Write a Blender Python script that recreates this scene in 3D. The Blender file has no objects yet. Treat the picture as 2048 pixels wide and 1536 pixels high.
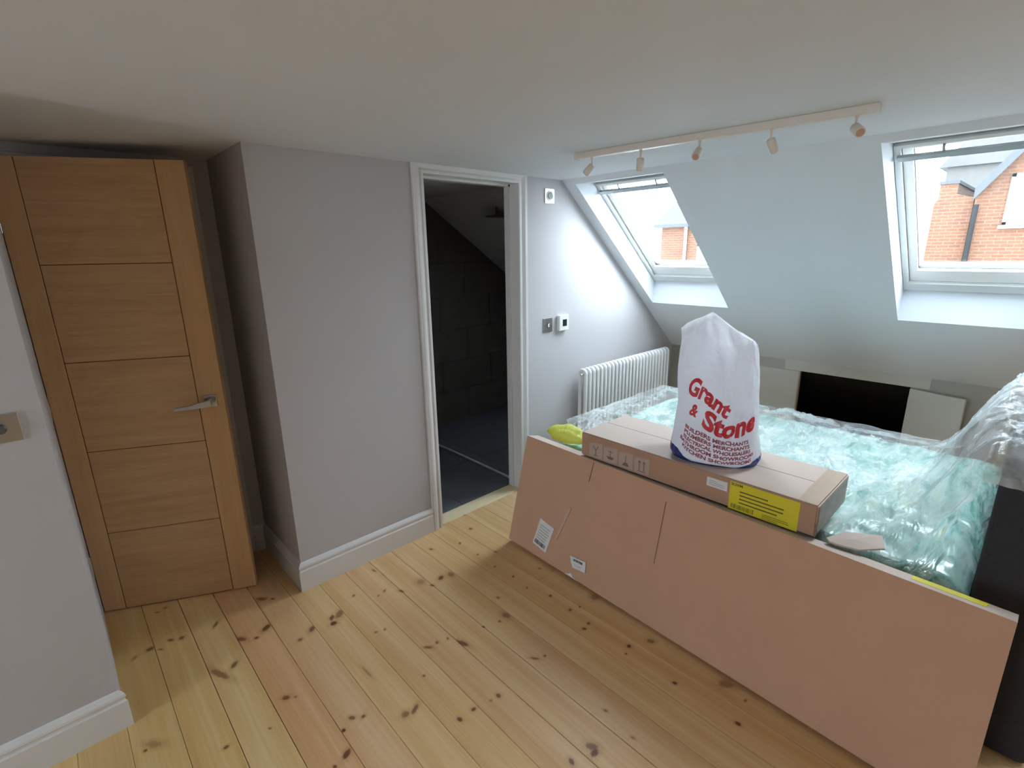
import bpy, bmesh, math, random
from mathutils import Vector, Matrix, noise, Euler

SC = bpy.context.scene
COL = SC.collection

# ------------------------------------------------------------------ camera
H = 1.62
R = ((0.72979868, -0.68349046, -0.01531907),
     (-0.18821535, -0.17932503, -0.96561769),
     (0.65724339, 0.7075898, -0.25951457))
cam = bpy.data.objects.new('camera', bpy.data.cameras.new('camera'))
COL.objects.link(cam)
r, d, f = Vector(R[0]), Vector(R[1]), Vector(R[2])
cam.matrix_world = Matrix(((r.x, -d.x, -f.x, 0), (r.y, -d.y, -f.y, 0), (r.z, -d.z, -f.z, H), (0, 0, 0, 1)))
cam.data.sensor_width = 36.0
cam.data.lens = 36.0 * 999.22 / 2048.0
cam.data.clip_start = 0.02
SC.camera = cam

# ------------------------------------------------------------------ overcast sky, exposure
world = bpy.data.worlds.new('overcast_sky')
SC.world = world
world.use_nodes = True
wn = world.node_tree
wn.nodes.clear()
wo = wn.nodes.new('ShaderNodeOutputWorld')
wb = wn.nodes.new('ShaderNodeBackground')
wb.inputs['Color'].default_value = (0.79, 0.89, 1.0, 1)
wb.inputs['Strength'].default_value = 6.0
wn.links.new(wb.outputs[0], wo.inputs[0])
SC.view_settings.view_transform = 'Standard'
SC.view_settings.look = 'None'
SC.view_settings.gamma = 1.0
SC.view_settings.use_curve_mapping = False
SC.view_settings.exposure = 2.15
SC.cycles.max_bounces = 10
SC.cycles.diffuse_bounces = 6
SC.cycles.glossy_bounces = 3
SC.cycles.transparent_max_bounces = 12
SC.cycles.use_adaptive_sampling = True
SC.cycles.adaptive_threshold = 0.04
SC.cycles.adaptive_min_samples = 24
SC.cycles.use_denoising = True
SC.cycles.sample_clamp_indirect = 8.0

# slope of the roof (shared by the wall, the skylights and their daylight portals)
P0 = Vector((2.727, 0, 1.934))
SD = Vector((1, 0, -0.836)).normalized()
SN = Vector((0.836, 0, 1)).normalized()


def P(s, y, off=0.0):
    v = P0 + SD * s + SN * off
    return Vector((v.x, y, v.z))


SKY = [(1.585, 2.205), (-0.03, 0.59), (-1.645, -1.025), (-3.26, -2.64)]  # the last two are unseen, added to brighten the room
ADDED_BATHSKY = (3.12, 3.33, 2.62, 2.86)   # small unseen rooflight added to brighten the bathroom: x0, x1, y0, y1
for i, (ya, yb) in enumerate(SKY):
    ld = bpy.data.lights.new('skylight_portal', 'AREA')
    ld.shape = 'RECTANGLE'
    ld.size = 1.05
    ld.size_y = 0.62
    ld.cycles.is_portal = True
    lo = bpy.data.objects.new('skylight_portal', ld)
    COL.objects.link(lo)
    c = P(0.54, (ya + yb) / 2, 0.27)
    z = SN.copy()
    x = SD.copy()
    y = z.cross(x)
    lo.matrix_world = Matrix(((x.x, y.x, z.x, c.x), (x.y, y.y, z.y, c.y), (x.z, y.z, z.z, c.z), (0, 0, 0, 1)))

XL, YF = -4.0, -4.3                 # room limits behind the camera
ADDED_WIN = (0.4, 1.5, 0.75, 1.92)        # unseen window added for light in the far left wall: y0, y1, z0, z1
ld = bpy.data.lights.new('window_portal', 'AREA')
ld.shape = 'RECTANGLE'
ld.size = ADDED_WIN[1] - ADDED_WIN[0]
ld.size_y = ADDED_WIN[3] - ADDED_WIN[2]
ld.cycles.is_portal = True
lo = bpy.data.objects.new('window_portal', ld)
COL.objects.link(lo)
lo.matrix_world = Matrix(((0, 0, -1, XL - 0.12), (1, 0, 0, (ADDED_WIN[0] + ADDED_WIN[1]) / 2), (0, -1, 0, (ADDED_WIN[2] + ADDED_WIN[3]) / 2), (0, 0, 0, 1)))

# ------------------------------------------------------------------ helpers


def link(o):
    COL.objects.link(o)
    return o


def tag(o, label=None, cat=None, group=None, kind=None):
    if label:
        o['label'] = label
    if cat:
        o['category'] = cat
    if group:
        o['group'] = group
    if kind:
        o['kind'] = kind
    return o


def empty(name, loc=(0, 0, 0), rz=0.0):
    o = bpy.data.objects.new(name, None)
    o.location = loc
    o.rotation_euler = (0, 0, rz)
    o.empty_display_size = 0.1
    return link(o)


class MB:
    """collects shapes into one mesh"""

    def __init__(self):
        self.v = []
        self.f = []
        self.m = []
        self.sm = []

    def add(self, vs, fs, mi=0, smooth=False):
        b = len(self.v)
        self.v += [tuple(x) for x in vs]
        for q in fs:
            self.f.append([b + i for i in q])
            self.m.append(mi)
            self.sm.append(smooth)
        return self

    def box(self, x0, x1, y0, y1, z0, z1, mi=0, xf=None):
        vs = [Vector((x, y, z)) for x in (x0, x1) for y in (y0, y1) for z in (z0, z1)]
        if xf:
            vs = [xf @ v if isinstance(xf, Matrix) else xf(v) for v in vs]
        fs = [(0, 1, 3, 2), (4, 6, 7, 5), (0, 4, 5, 1), (2, 3, 7, 6), (0, 2, 6, 4), (1, 5, 7, 3)]
        return self.add(vs, fs, mi)

    def cbox(self, x0, x1, y0, y1, z0, z1, b, mi=0, xf=None):
        """box with chamfered edges"""
        bm = bmesh.new()
        bmesh.ops.create_cube(bm, size=1)
        for v in bm.verts:
            v.co = Vector(((x0 + x1) / 2 + v.co.x * (x1 - x0), (y0 + y1) / 2 + v.co.y * (y1 - y0), (z0 + z1) / 2 + v.co.z * (z1 - z0)))
        bmesh.ops.bevel(bm, geom=bm.edges[:], offset=b, segments=2, profile=0.6, affect='EDGES')
        bm.verts.index_update()
        vs = [v.co.copy() for v in bm.verts]
        if xf:
            vs = [xf @ v if isinstance(xf, Matrix) else xf(v) for v in vs]
        fs = [[v.index for v in q.verts] for q in bm.faces]
        bm.free()
        return self.add(vs, fs, mi)

    def quad(self, a, b, c, d_, mi=0):
        return self.add([a, b, c, d_], [(0, 1, 2, 3)], mi)

    def prism(self, pts, axis, a, b, mi=0):
        """polygon pts (2d) extruded along axis from a to b"""
        def mk(p, t):
            if axis == 'x':
                return (t, p[0], p[1])
            if axis == 'y':
                return (p[0], t, p[1])
            return (p[0], p[1], t)
        n = len(pts)
        vs = [mk(p, a) for p in pts] + [mk(p, b) for p in pts]
        fs = [tuple(range(n))[::-1], tuple(range(n, 2 * n))]
        fs += [(i, (i + 1) % n, n + (i + 1) % n, n + i) for i in range(n)]
        return self.add(vs, fs, mi)

    def tube(self, pts, rad, seg=10, mi=0, caps=True, closed=False):
        pts = [Vector(p) for p in pts]
        n = len(pts)
        rads = rad if isinstance(rad, (list, tuple)) else [rad] * n
        vs = []
        prev = None
        for i, p in enumerate(pts):
            if closed:
                t = pts[(i + 1) % n] - pts[i - 1]
            else:
                t = pts[min(i + 1, n - 1)] - pts[max(i - 1, 0)]
            t.normalize()
            if prev is None:
                a = Vector((0, 0, 1)) if abs(t.z) < 0.9 else Vector((1, 0, 0))
                nx = t.cross(a).normalized()
            else:
                nx = (prev - t * prev.dot(t)).normalized()
            prev = nx
            ny = t.cross(nx)
            for k in range(seg):
                an = 2 * math.pi * k / seg
                vs.append(p + (nx * math.cos(an) + ny * math.sin(an)) * rads[i])
        fs = []
        for i in range(n if closed else n - 1):
            j = (i + 1) % n
            for k in range(seg):
                fs.append((i * seg + k, i * seg + (k + 1) % seg, j * seg + (k + 1) % seg, j * seg + k))
        self.add(vs, fs, mi, True)
        if caps and not closed:
            self.add([vs[k] for k in range(seg)], [tuple(range(seg))[::-1]], mi)
            self.add([vs[(n - 1) * seg + k] for k in range(seg)], [tuple(range(seg))], mi)
        return self

    def build(self, name, mats, parent=None, world=False):
        me = bpy.data.meshes.new(name)
        me.from_pydata(self.v, [], self.f)
        mats = mats if isinstance(mats, (list, tuple)) else [mats]
        for m in mats:
            me.materials.append(m)
        for p, mi, s in zip(me.polygons, self.m, self.sm):
            p.material_index = mi
            p.use_smooth = s
        bm = bmesh.new()
        bm.from_mesh(me)
        bmesh.ops.recalc_face_normals(bm, faces=bm.faces[:])
        bm.to_mesh(me)
        bm.free()
        o = link(bpy.data.objects.new(name, me))
        if parent:
            o.parent = parent
            if world:   # mesh was written in world coordinates under a moved parent
                chain = Matrix.Identity(4)
                p = parent
                ms = []
                while p:
                    ms.append(p)
                    p = p.parent
                M = Matrix.Identity(4)
                for q in reversed(ms):
                    M = M @ q.matrix_parent_inverse @ q.matrix_basis
                o.matrix_parent_inverse = M.inverted()
        return o


def struct(name, mb, mats, parent=None, **k):
    o = mb.build(name, mats, parent, **k)
    if parent is None:
        o['kind'] = 'structure'
    return o


# ------------------------------------------------------------------ materials
def newmat(name):
    m = bpy.data.materials.new(name)
    m.use_nodes = True
    nt = m.node_tree
    b = nt.nodes['Principled BSDF']
    return m, nt, b


def N(nt, t, **k):
    n = nt.nodes.new(t)
    for a, v in k.items():
        setattr(n, a, v)
    return n


def math_n(nt, op, a, b=None, clamp=False):
    n = N(nt, 'ShaderNodeMath', operation=op, use_clamp=clamp)
    for i, v in enumerate((a, b)):
        if v is None:
            continue
        if isinstance(v, (int, float)):
            n.inputs[i].default_value = v
        else:
            nt.links.new(v, n.inputs[i])
    return n.outputs[0]


def mixc(nt, fac, a, b, mode='MIX'):
    n = N(nt, 'ShaderNodeMix', data_type='RGBA', blend_type=mode)
    for s, v in ((n.inputs[0], fac), (n.inputs[6], a), (n.inputs[7], b)):
        if isinstance(v, (int, float)):
            s.default_value = v
        elif isinstance(v, tuple):
            s.default_value = v if len(v) == 4 else v + (1,)
        else:
            nt.links.new(v, s)
    return n.outputs[2]


def coords(nt, scale=(1, 1, 1), loc=(0, 0, 0), out='Object'):
    tc = N(nt, 'ShaderNodeTexCoord')
    mp = N(nt, 'ShaderNodeMapping')
    mp.inputs['Scale'].default_value = scale
    mp.inputs['Location'].default_value = loc
    nt.links.new(tc.outputs[out], mp.inputs['Vector'])
    return mp.outputs[0]


def noise_n(nt, vec, scale=5, detail=4, rough=0.55, dist=0.0):
    n = N(nt, 'ShaderNodeTexNoise')
    n.inputs['Scale'].default_value = scale
    n.inputs['Detail'].default_value = detail
    n.inputs['Roughness'].default_value = rough
    n.inputs['Distortion'].default_value = dist
    nt.links.new(vec, n.inputs['Vector'])
    return n.outputs['Fac']


def bump_n(nt, b, h, strength=0.2, dist=0.01):
    n = N(nt, 'ShaderNodeBump')
    n.inputs['Strength'].default_value = strength
    n.inputs['Distance'].default_value = dist
    nt.links.new(h, n.inputs['Height'])
    nt.links.new(n.outputs[0], b.inputs['Normal'])


def ramp(nt, fac, *stops):
    n = N(nt, 'ShaderNodeValToRGB')
    e = n.color_ramp.elements
    while len(e) < len(stops):
        e.new(0.5)
    for el, (p, c) in zip(e, stops):
        el.position = p
        el.color = c if len(c) == 4 else c + (1,)
    nt.links.new(fac, n.inputs[0])
    return n.outputs[0]


def plain(name, col, rough=0.5, metal=0.0, var=0.04, scale=8, bump=0.0, bscale=60, spec=0.5):
    """procedural: base colour with a faint mottle and optional fine relief"""
    m, nt, b = newmat(name)
    v = coords(nt)
    n = noise_n(nt, v, scale, 3)
    c = mixc(nt, n, tuple(x * (1 - var) for x in col), tuple(min(1, x * (1 + var)) for x in col))
    nt.links.new(c, b.inputs['Base Color'])
    b.inputs['Roughness'].default_value = rough
    b.inputs['Metallic'].default_value = metal
    b.inputs['Specular IOR Level'].default_value = spec
    if bump:
        bump_n(nt, b, noise_n(nt, v, bscale, 3), bump, 0.004)
    return m


def wood(name, a, bcol, grain, rough=0.45, fine=1.0):
    """oak veneer: grain = scale vector, small along the fibre"""
    m, nt, b = newmat(name)
    v = coords(nt, grain)
    n1 = noise_n(nt, v, 1.0, 6, 0.6, 0.4)
    v2 = coords(nt, tuple(g * 6 for g in grain))
    n2 = noise_n(nt, v2, 1.0, 3, 0.6)
    k = math_n(nt, 'ADD', math_n(nt, 'MULTIPLY', n1, 0.65), math_n(nt, 'MULTIPLY', n2, 0.35))
    c = ramp(nt, k, (0.33, bcol), (0.68, a))
    nt.links.new(c, b.inputs['Base Color'])
    b.inputs['Roughness'].default_value = rough
    bump_n(nt, b, n2, 0.12 * fine, 0.002)
    return m


def card(name, col, rough=0.75):
    m, nt, b = newmat(name)
    v = coords(nt)
    n = noise_n(nt, v, 5, 4)
    fl = noise_n(nt, coords(nt, (8, 160, 160)), 1.0, 3)
    c = mixc(nt, n, tuple(x * 0.92 for x in col), tuple(x * 1.06 for x in col))
    c = mixc(nt, math_n(nt, 'MULTIPLY', fl, 0.18), c, tuple(x * 0.7 for x in col))
    nt.links.new(c, b.inputs['Base Color'])
    b.inputs['Roughness'].default_value = rough
    b.inputs['Specular IOR Level'].default_value = 0.25
    bump_n(nt, b, fl, 0.06, 0.002)
    return m


M = {}
M['wall'] = plain('grey_wall_paint', (0.51, 0.485, 0.50), 0.75, bump=0.04, bscale=120, var=0.02, scale=2)
M['knee'] = plain('grey_primer', (0.43, 0.42, 0.38), 0.8, bump=0.04, bscale=120, var=0.03, scale=3)
M['ceiling'] = plain('white_ceiling_paint', (0.67, 0.695, 0.74), 0.8, bump=0.03, bscale=120, var=0.015, scale=2)
M['trim'] = plain('white_gloss_paint', (0.70, 0.68, 0.68), 0.32, var=0.015)
M['board'] = plain('bare_white_board', (0.58, 0.56, 0.51), 0.8, var=0.03)
M['steel'] = plain('brushed_steel', (0.55, 0.54, 0.53), 0.28, 1.0, var=0.05, scale=30)
M['darksteel'] = plain('dark_steel', (0.20, 0.20, 0.20), 0.35, 0.9)
M['black'] = plain('black_plastic', (0.015, 0.016, 0.018), 0.25)
M['white'] = plain('white_plastic', (0.80, 0.80, 0.78), 0.35, var=0.01)
M['enamel'] = plain('white_enamel', (0.80, 0.79, 0.78), 0.3, var=0.01)
M['track'] = plain('cream_track_enamel', (0.70, 0.63, 0.57), 0.4, var=0.01)
M['lens'] = plain('copper_lamp_lens', (0.55, 0.33, 0.27), 0.2)
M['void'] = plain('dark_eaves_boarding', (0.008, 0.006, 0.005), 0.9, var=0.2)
M['brown'] = card('brown_cardboard', (0.60, 0.352, 0.238))
M['brown2'] = card('tan_cardboard', (0.47, 0.275, 0.19))
M['kraft'] = card('pale_cardboard', (0.58, 0.46, 0.40))
M['label'] = plain('white_paper', (0.74, 0.73, 0.74), 0.6, var=0.01)
M['iconpaper'] = plain('faded_print_white', (0.47, 0.35, 0.30), 0.7, var=0.08, scale=60)
M['ink'] = plain('black_ink', (0.03, 0.03, 0.035), 0.6)
M['greyink'] = plain('grey_ink', (0.42, 0.42, 0.44), 0.6)
M['brownink'] = plain('brown_ink', (0.20, 0.13, 0.10), 0.7)
M['yellow'] = plain('yellow_label', (0.72, 0.60, 0.02), 0.5, var=0.03)
M['yellowink'] = plain('dark_ink_on_yellow', (0.16, 0.13, 0.01), 0.6)
M['seal'] = plain('clear_packing_tape', (0.34, 0.28, 0.24), 0.45, var=0.3, scale=25, spec=0.3, bump=0.4, bscale=35)
M['browntape'] = plain('brown_packing_tape', (0.50, 0.36, 0.27), 0.3, var=0.05)
M['scuff'] = plain('scuffed_tape_mark', (0.55, 0.38, 0.30), 0.4, var=0.2, scale=40)
M['fold'] = plain('cardboard_fold_shadow', (0.30, 0.165, 0.11), 0.8)
M['fabric'] = plain('charcoal_upholstery', (0.045, 0.043, 0.048), 0.95, var=0.25, scale=90, bump=0.35, bscale=350, spec=0.2)
M['darkbase'] = plain('dark_bed_base', (0.05, 0.05, 0.055), 0.9)
M['red'] = plain('red_print', (0.62, 0.03, 0.045), 0.5, var=0.03)
M['maroon'] = plain('maroon_print', (0.34, 0.06, 0.09), 0.5, var=0.03)
M['tile'] = plain('dark_stone_tile', (0.125, 0.112, 0.098), 0.4, var=0.25, scale=6, bump=0.05)
M['grout'] = plain('dark_grout', (0.03, 0.028, 0.026), 0.9)
M['floortile'] = plain('slate_floor_tile', (0.13, 0.135, 0.155), 0.5, var=0.15, scale=7)
M['threshold'] = wood('pale_pine_threshold', (0.86, 0.72, 0.48), (0.78, 0.62, 0.39), (2, 30, 30))
M['oak_h'] = wood('oak_crosswise', (0.68, 0.43, 0.225), (0.52, 0.305, 0.145), (1.6, 22, 30))
M['oak_v'] = wood('oak_upright', (0.70, 0.44, 0.225), (0.57, 0.34, 0.16), (24, 24, 1.4))
M['groove'] = plain('dark_oak_groove', (0.10, 0.05, 0.02), 0.8)
M['slateroof'] = plain('grey_roof_slate', (0.016, 0.017, 0.020), 0.7, var=0.2, scale=3)
M['farhouse'] = plain('weathered_far_roof', (0.055, 0.05, 0.048), 0.9, var=0.2, scale=0.6)
M['pipe'] = plain('matt_black_iron', (0.012, 0.012, 0.013), 0.95, spec=0.1)
M['stone'] = plain('pale_stone_course', (0.11, 0.105, 0.10), 0.8)
M['street'] = plain('grey_street', (0.12, 0.12, 0.12), 0.9)
M['dark_glass'] = plain('house_window_glass', (0.25, 0.27, 0.30), 0.1)


def brick_mat():
    m, nt, b = newmat('orange_brickwork')
    tc = N(nt, 'ShaderNodeTexCoord')
    sw = N(nt, 'ShaderNodeSeparateXYZ')
    nt.links.new(tc.outputs['Object'], sw.inputs[0])
    cb = N(nt, 'ShaderNodeCombineXYZ')
    nt.links.new(sw.outputs[1], cb.inputs[0])
    nt.links.new(sw.outputs[2], cb.inputs[1])
    br = N(nt, 'ShaderNodeTexBrick')
    br.inputs['Scale'].default_value = 1.0
    br.inputs['Brick Width'].default_value = 0.225
    br.inputs['Row Height'].default_value = 0.075
    br.inputs['Mortar Size'].default_value = 0.008
    br.inputs['Color1'].default_value = (0.072, 0.024, 0.009, 1)
    br.inputs['Color2'].default_value = (0.055, 0.017, 0.007, 1)
    br.inputs['Mortar'].default_value = (0.075, 0.045, 0.028, 1)
    nt.links.new(cb.outputs[0], br.inputs['Vector'])
    nt.links.new(br.outputs['Color'], b.inputs['Base Color'])
    b.inputs['Roughness'].default_value = 0.9
    return m


M['brick'] = brick_mat()


def glass_mat():
    m = bpy.data.materials.new('window_glass')
    m.use_nodes = True
    nt = m.node_tree
    nt.nodes.clear()
    o = N(nt, 'ShaderNodeOutputMaterial')
    mx = N(nt, 'ShaderNodeMixShader')
    t = N(nt, 'ShaderNodeBsdfTransparent')
    t.inputs['Color'].default_value = (0.93, 0.96, 0.95, 1)
    g = N(nt, 'ShaderNodeBsdfGlossy')
    g.inputs['Roughness'].default_value = 0.03
    mx.inputs[0].default_value = 0.05
    nt.links.new(t.outputs[0], mx.inputs[1])
    nt.links.new(g.outputs[0], mx.inputs[2])
    nt.links.new(mx.outputs[0], o.inputs[0])
    return m


M['glass'] = glass_mat()


def film_mat(name, col, lo, hi, rough=0.16, attr=None):
    """thin crinkled polythene: part see-through, part glossy milky white"""
    m = bpy.data.materials.new(name)
    m.use_nodes = True
    nt = m.node_tree
    b = nt.nodes['Principled BSDF']
    out = nt.nodes['Material Output']
    b.inputs['Base Color'].default_value = col + (1,)
    b.inputs['Roughness'].default_value = rough
    b.inputs['Specular IOR Level'].default_value = 0.9
    v = coords(nt)
    cr = noise_n(nt, v, 16, 5, 0.6, 1.2)
    rg = math_n(nt, 'ABSOLUTE', math_n(nt, 'SUBTRACT', cr, 0.5))
    bump_n(nt, b, rg, 0.35, 0.03)
    n = noise_n(nt, v, 4, 4, 0.6, 0.8)
    mr = N(nt, 'ShaderNodeMapRange')
    mr.inputs[1].default_value = 0.35
    mr.inputs[2].default_value = 0.7
    mr.inputs[3].default_value = lo
    mr.inputs[4].default_value = hi
    nt.links.new(n, mr.inputs[0])
    fac = mr.outputs[0]
    if attr:
        at = N(nt, 'ShaderNodeAttribute', attribute_name=attr)
        fac = math_n(nt, 'ADD', fac, at.outputs['Fac'], True)
    tr = N(nt, 'ShaderNodeBsdfTransparent')
    tr.inputs['Color'].default_value = (0.95, 0.98, 0.97, 1)
    mx = N(nt, 'ShaderNodeMixShader')
    nt.links.new(fac, mx.inputs[0])
    nt.links.new(tr.outputs[0], mx.inputs[1])
    nt.links.new(b.outputs[0], mx.inputs[2])
    nt.links.new(mx.outputs[0], out.inputs[0])
    return m


M['film'] = film_mat('clear_polythene', (0.89, 0.905, 0.93), 0.12, 0.52, rough=0.10, attr='density')


def wrap_mat():
    m, nt, b = newmat('green_tinted_wrap')
    v = coords(nt, (1.2, 5, 5))
    n = noise_n(nt, v, 2.2, 4, 0.6, 1.5)
    c = ramp(nt, n, (0.28, (0.08, 0.23, 0.19)), (0.42, (0.27, 0.48, 0.43)), (0.58, (0.50, 0.65, 0.61)), (0.68, (0.52, 0.60, 0.44)), (0.78, (0.36, 0.56, 0.50)))
    nt.links.new(c, b.inputs['Base Color'])
    b.inputs['Roughness'].default_value = 0.2
    b.inputs['Specular IOR Level'].default_value = 0.9
    bump_n(nt, b, math_n(nt, 'ABSOLUTE', math_n(nt, 'SUBTRACT', noise_n(nt, v, 2.5, 3, 0.5, 0.6), 0.5)), 0.5, 0.06)
    return m


M['wrap'] = wrap_mat()


def bag_mat(name, col, tr=0.0):
    m, nt, b = newmat(name)
    b.inputs['Base Color'].default_value = col + (1,)
    b.inputs['Roughness'].default_value = 0.36
    b.inputs['Specular IOR Level'].default_value = 0.45
    v = coords(nt)
    bump_n(nt, b, noise_n(nt, v, 18, 5, 0.6, 1.0), 0.5, 0.03)
    if tr:      # thin polythene lets light through
        t = N(nt, 'ShaderNodeBsdfTranslucent')
        t.inputs['Color'].default_value = tuple(min(1, x * 1.15) for x in col) + (1,)
        mx = N(nt, 'ShaderNodeMixShader')
        mx.inputs[0].default_value = tr
        out = nt.nodes['Material Output']
        nt.links.new(b.outputs[0], mx.inputs[1])
        nt.links.new(t.outputs[0], mx.inputs[2])
        nt.links.new(mx.outputs[0], out.inputs[0])
    return m


M['bag'] = bag_mat('white_polythene_bag', (0.80, 0.79, 0.83), 0.45)
M['bagblue'] = bag_mat('navy_print', (0.02, 0.04, 0.20), 0)
M['yellowbag'] = bag_mat('yellow_polythene', (0.84, 0.82, 0.24), 0.45)
KNOTS = [(0.0616, 2.3573, 0.0156, 0.0124, 0.2712, 0.8), (0.1349, 2.3581, 0.0132, 0.0078, -0.8767, 0.8), (0.1731, 2.3384, 0.0105, 0.0108, 0.2506, 0.8), (0.0938, 2.3237, 0.0105, 0.0047, -0.9291, 0.6), (0.3031, 2.3256, 0.0212, 0.0079, 0.9307, 0.75), (0.2977, 2.0143, 0.0202, 0.0106, 0.8617, 0.8), (0.2414, 2.0054, 0.0571, 0.0126, -1.1693, 0.65), (0.3606, 2.1468, 0.0263, 0.0112, -0.9725, 0.75), (0.4113, 2.108, 0.0094, 0.0085, -0.7697, 0.8), (0.4628, 2.1418, 0.0267, 0.0133, 0.6143, 0.85), (0.5118, 2.3625, 0.0282, 0.0134, -0.85, 0.65), (0.5505, 2.3248, 0.0103, 0.0062, -0.9869, 0.7), (0.609, 1.992, 0.0205, 0.013, 0.7377, 0.8), (0.5452, 1.963, 0.0099, 0.0097, -0.2106, 0.75), (0.7027, 1.9969, 0.0109, 0.0182, -0.5867, 0.85), (0.7379, 1.9965, 0.0304, 0.0163, 0.682, 0.65), (0.6936, 1.957, 0.0157, 0.015, -0.3963, 1.0), (0.3937, 1.7057, 0.0146, 0.011, -0.6753, 0.75), (0.4219, 1.684, 0.0058, 0.0043, -0.7669, 0.5), (0.3073, 1.6159, 0.0061, 0.0038, -0.9575, 0.7), (0.1755, 1.6461, 0.0098, 0.0068, 0.1208, 0.75), (-0.0275, 1.8246, 0.006, 0.0072, 0.028, 0.8), (-0.0033, 1.8313, 0.0271, 0.0123, -0.8461, 0.35), (0.4922, 1.427, 0.0067, 0.0074, -0.0099, 1.0), (0.4614, 1.338, 0.0192, 0.011, 0.598, 0.9), (0.4151, 1.3248, 0.0052, 0.0075, 0.3286, 0.9), (0.1593, 2.6186, 0.0061, 0.0087, -0.0145, 0.6), (0.1237, 2.6081, 0.0096, 0.0043, -0.6863, 0.6), (0.0065, 2.3462, 0.0078, 0.0116, -0.7686, 0.4), (0.5365, 1.4517, 0.0126, 0.0084, -0.8625, 0.75), (0.5681, 1.4298, 0.0081, 0.0073, 0.3794, 0.8), (0.6837, 1.3306, 0.0158, 0.0133, 0.2646, 0.6), (0.7202, 1.3251, 0.0233, 0.0088, 0.5654, 0.75), (0.8131, 1.1772, 0.012, 0.0079, -1.4117, 0.9), (0.8741, 1.1748, 0.0096, 0.008, -0.054, 0.9), (0.9779, 1.1556, 0.0108, 0.0077, -1.6031, 0.75), (0.9442, 1.1588, 0.0046, 0.0047, -0.7667, 0.5), (0.9212, 1.5391, 0.0184, 0.0079, -0.8421, 0.75), (0.964, 1.5356, 0.0066, 0.0082, -0.7694, 0.75), (1.0104, 1.5221, 0.0053, 0.0072, -0.4347, 0.75), (1.039, 1.4583, 0.0321, 0.0112, -1.2112, 0.8), (0.8264, 1.4279, 0.0053, 0.0055, -1.0467, 0.8), (1.1662, 1.4679, 0.0075, 0.0049, -1.1274, 0.8), (1.2882, 1.4503, 0.0221, 0.0166, -1.449, 0.6), (1.2409, 1.4434, 0.0073, 0.006, -1.4493, 0.8), (1.203, 1.1848, 0.0189, 0.0063, -0.9367, 0.7), (1.242, 1.1648, 0.0058, 0.0062, -1.3501, 0.7), (0.8048, 1.7737, 0.0068, 0.0051, -0.77, 0.75), (0.8414, 1.7612, 0.0053, 0.007, -0.4139, 0.75), (0.6726, 1.6015, 0.0372, 0.0046, -1.5196, 0.4), (1.232, 1.8854, 0.0132, 0.0188, -0.9617, 0.9), (1.2856, 1.8716, 0.0223, 0.0154, -1.5189, 0.6), (1.1648, 1.8667, 0.0125, 0.0076, -1.1597, 0.8), (1.0306, 1.9373, 0.0148, 0.0071, -1.1864, 0.8), (1.1411, 1.9299, 0.0222, 0.0203, -1.4828, 0.4), (0.9318, 1.985, 0.0045, 0.0053, -0.7722, 0.8), (0.9716, 1.9967, 0.0055, 0.0091, -0.7726, 0.8), (0.8444, 2.0702, 0.0093, 0.0062, 0.5271, 0.8), (1.0131, 2.1828, 0.0151, 0.0053, -1.3967, 0.8), (1.3409, 2.1334, 0.0119, 0.0074, -1.1339, 0.85), (1.4923, 2.0669, 0.0056, 0.0086, -0.7765, 0.9), (1.6323, 2.1447, 0.0108, 0.0096, -1.2341, 0.85), (1.4959, 1.9104, 0.0054, 0.0068, -0.7755, 0.85), (1.8712, 2.2483, 0.02, 0.0101, -1.1858, 0.85), (1.9463, 2.2542, 0.0126, 0.0131, -1.2529, 0.85), (1.492, 1.762, 0.0047, 0.0061, -1.0005, 0.85), (1.504, 1.6336, 0.0054, 0.0079, -0.8663, 0.9), (1.5318, 1.3994, 0.0074, 0.0088, -0.8922, 0.95), (1.5246, 1.2698, 0.0071, 0.0098, -0.9451, 0.9), (1.5733, 1.2516, 0.0043, 0.0067, -0.9669, 0.8), (1.4791, 1.1483, 0.0107, 0.0081, -0.7702, 0.9), (1.5186, 1.1558, 0.0066, 0.0086, -1.5219, 0.9), (1.3409, 1.5669, 0.0092, 0.0062, -1.3761, 0.7), (1.492, 1.5215, 0.0054, 0.0074, -0.7728, 0.6), (1.7058, 2.3021, 0.0091, 0.008, -1.21, 0.8), (1.5415, 2.3013, 0.0051, 0.0084, -0.7784, 0.8), (1.6491, 1.5856, 0.0081, 0.0072, -0.9679, 0.6), (1.5832, 1.8604, 0.0106, 0.006, -1.3586, 0.6), (1.5349, 0.9537, 0.0095, 0.01, -1.3012, 1.0), (1.4907, 0.9387, 0.0053, 0.0056, -0.9891, 0.8), (1.6252, 0.9065, 0.0166, 0.0119, -0.9443, 0.7), (1.5042, 0.7255, 0.0094, 0.0072, -1.0578, 0.95), (1.5085, 0.4853, 0.0107, 0.008, -1.4843, 1.0), (1.6205, 0.5066, 0.0045, 0.0066, -1.5342, 0.7), (1.6381, 0.5879, 0.0267, 0.018, -0.8926, 0.5), (1.0725, 0.787, 0.0208, 0.0137, -1.0141, 0.75), (1.0627, 0.7684, 0.0171, 0.0118, 0.0605, 0.95), (0.9837, 0.8015, 0.0131, 0.008, -1.7482, 0.8), (1.2164, 0.8379, 0.0087, 0.0056, -1.3863, 0.7), (1.676, 1.2443, 0.0192, 0.0205, -1.3497, 0.45), (1.198, 0.7106, 0.008, 0.0046, -1.404, 0.5)]

# ================================================================== THE ROOM
ZC = 2.047          # flat ceiling
YW = 2.29           # wall with the bathroom doorway
XK = 4.12           # knee wall
YB = 3.83           # bathroom far wall

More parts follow.
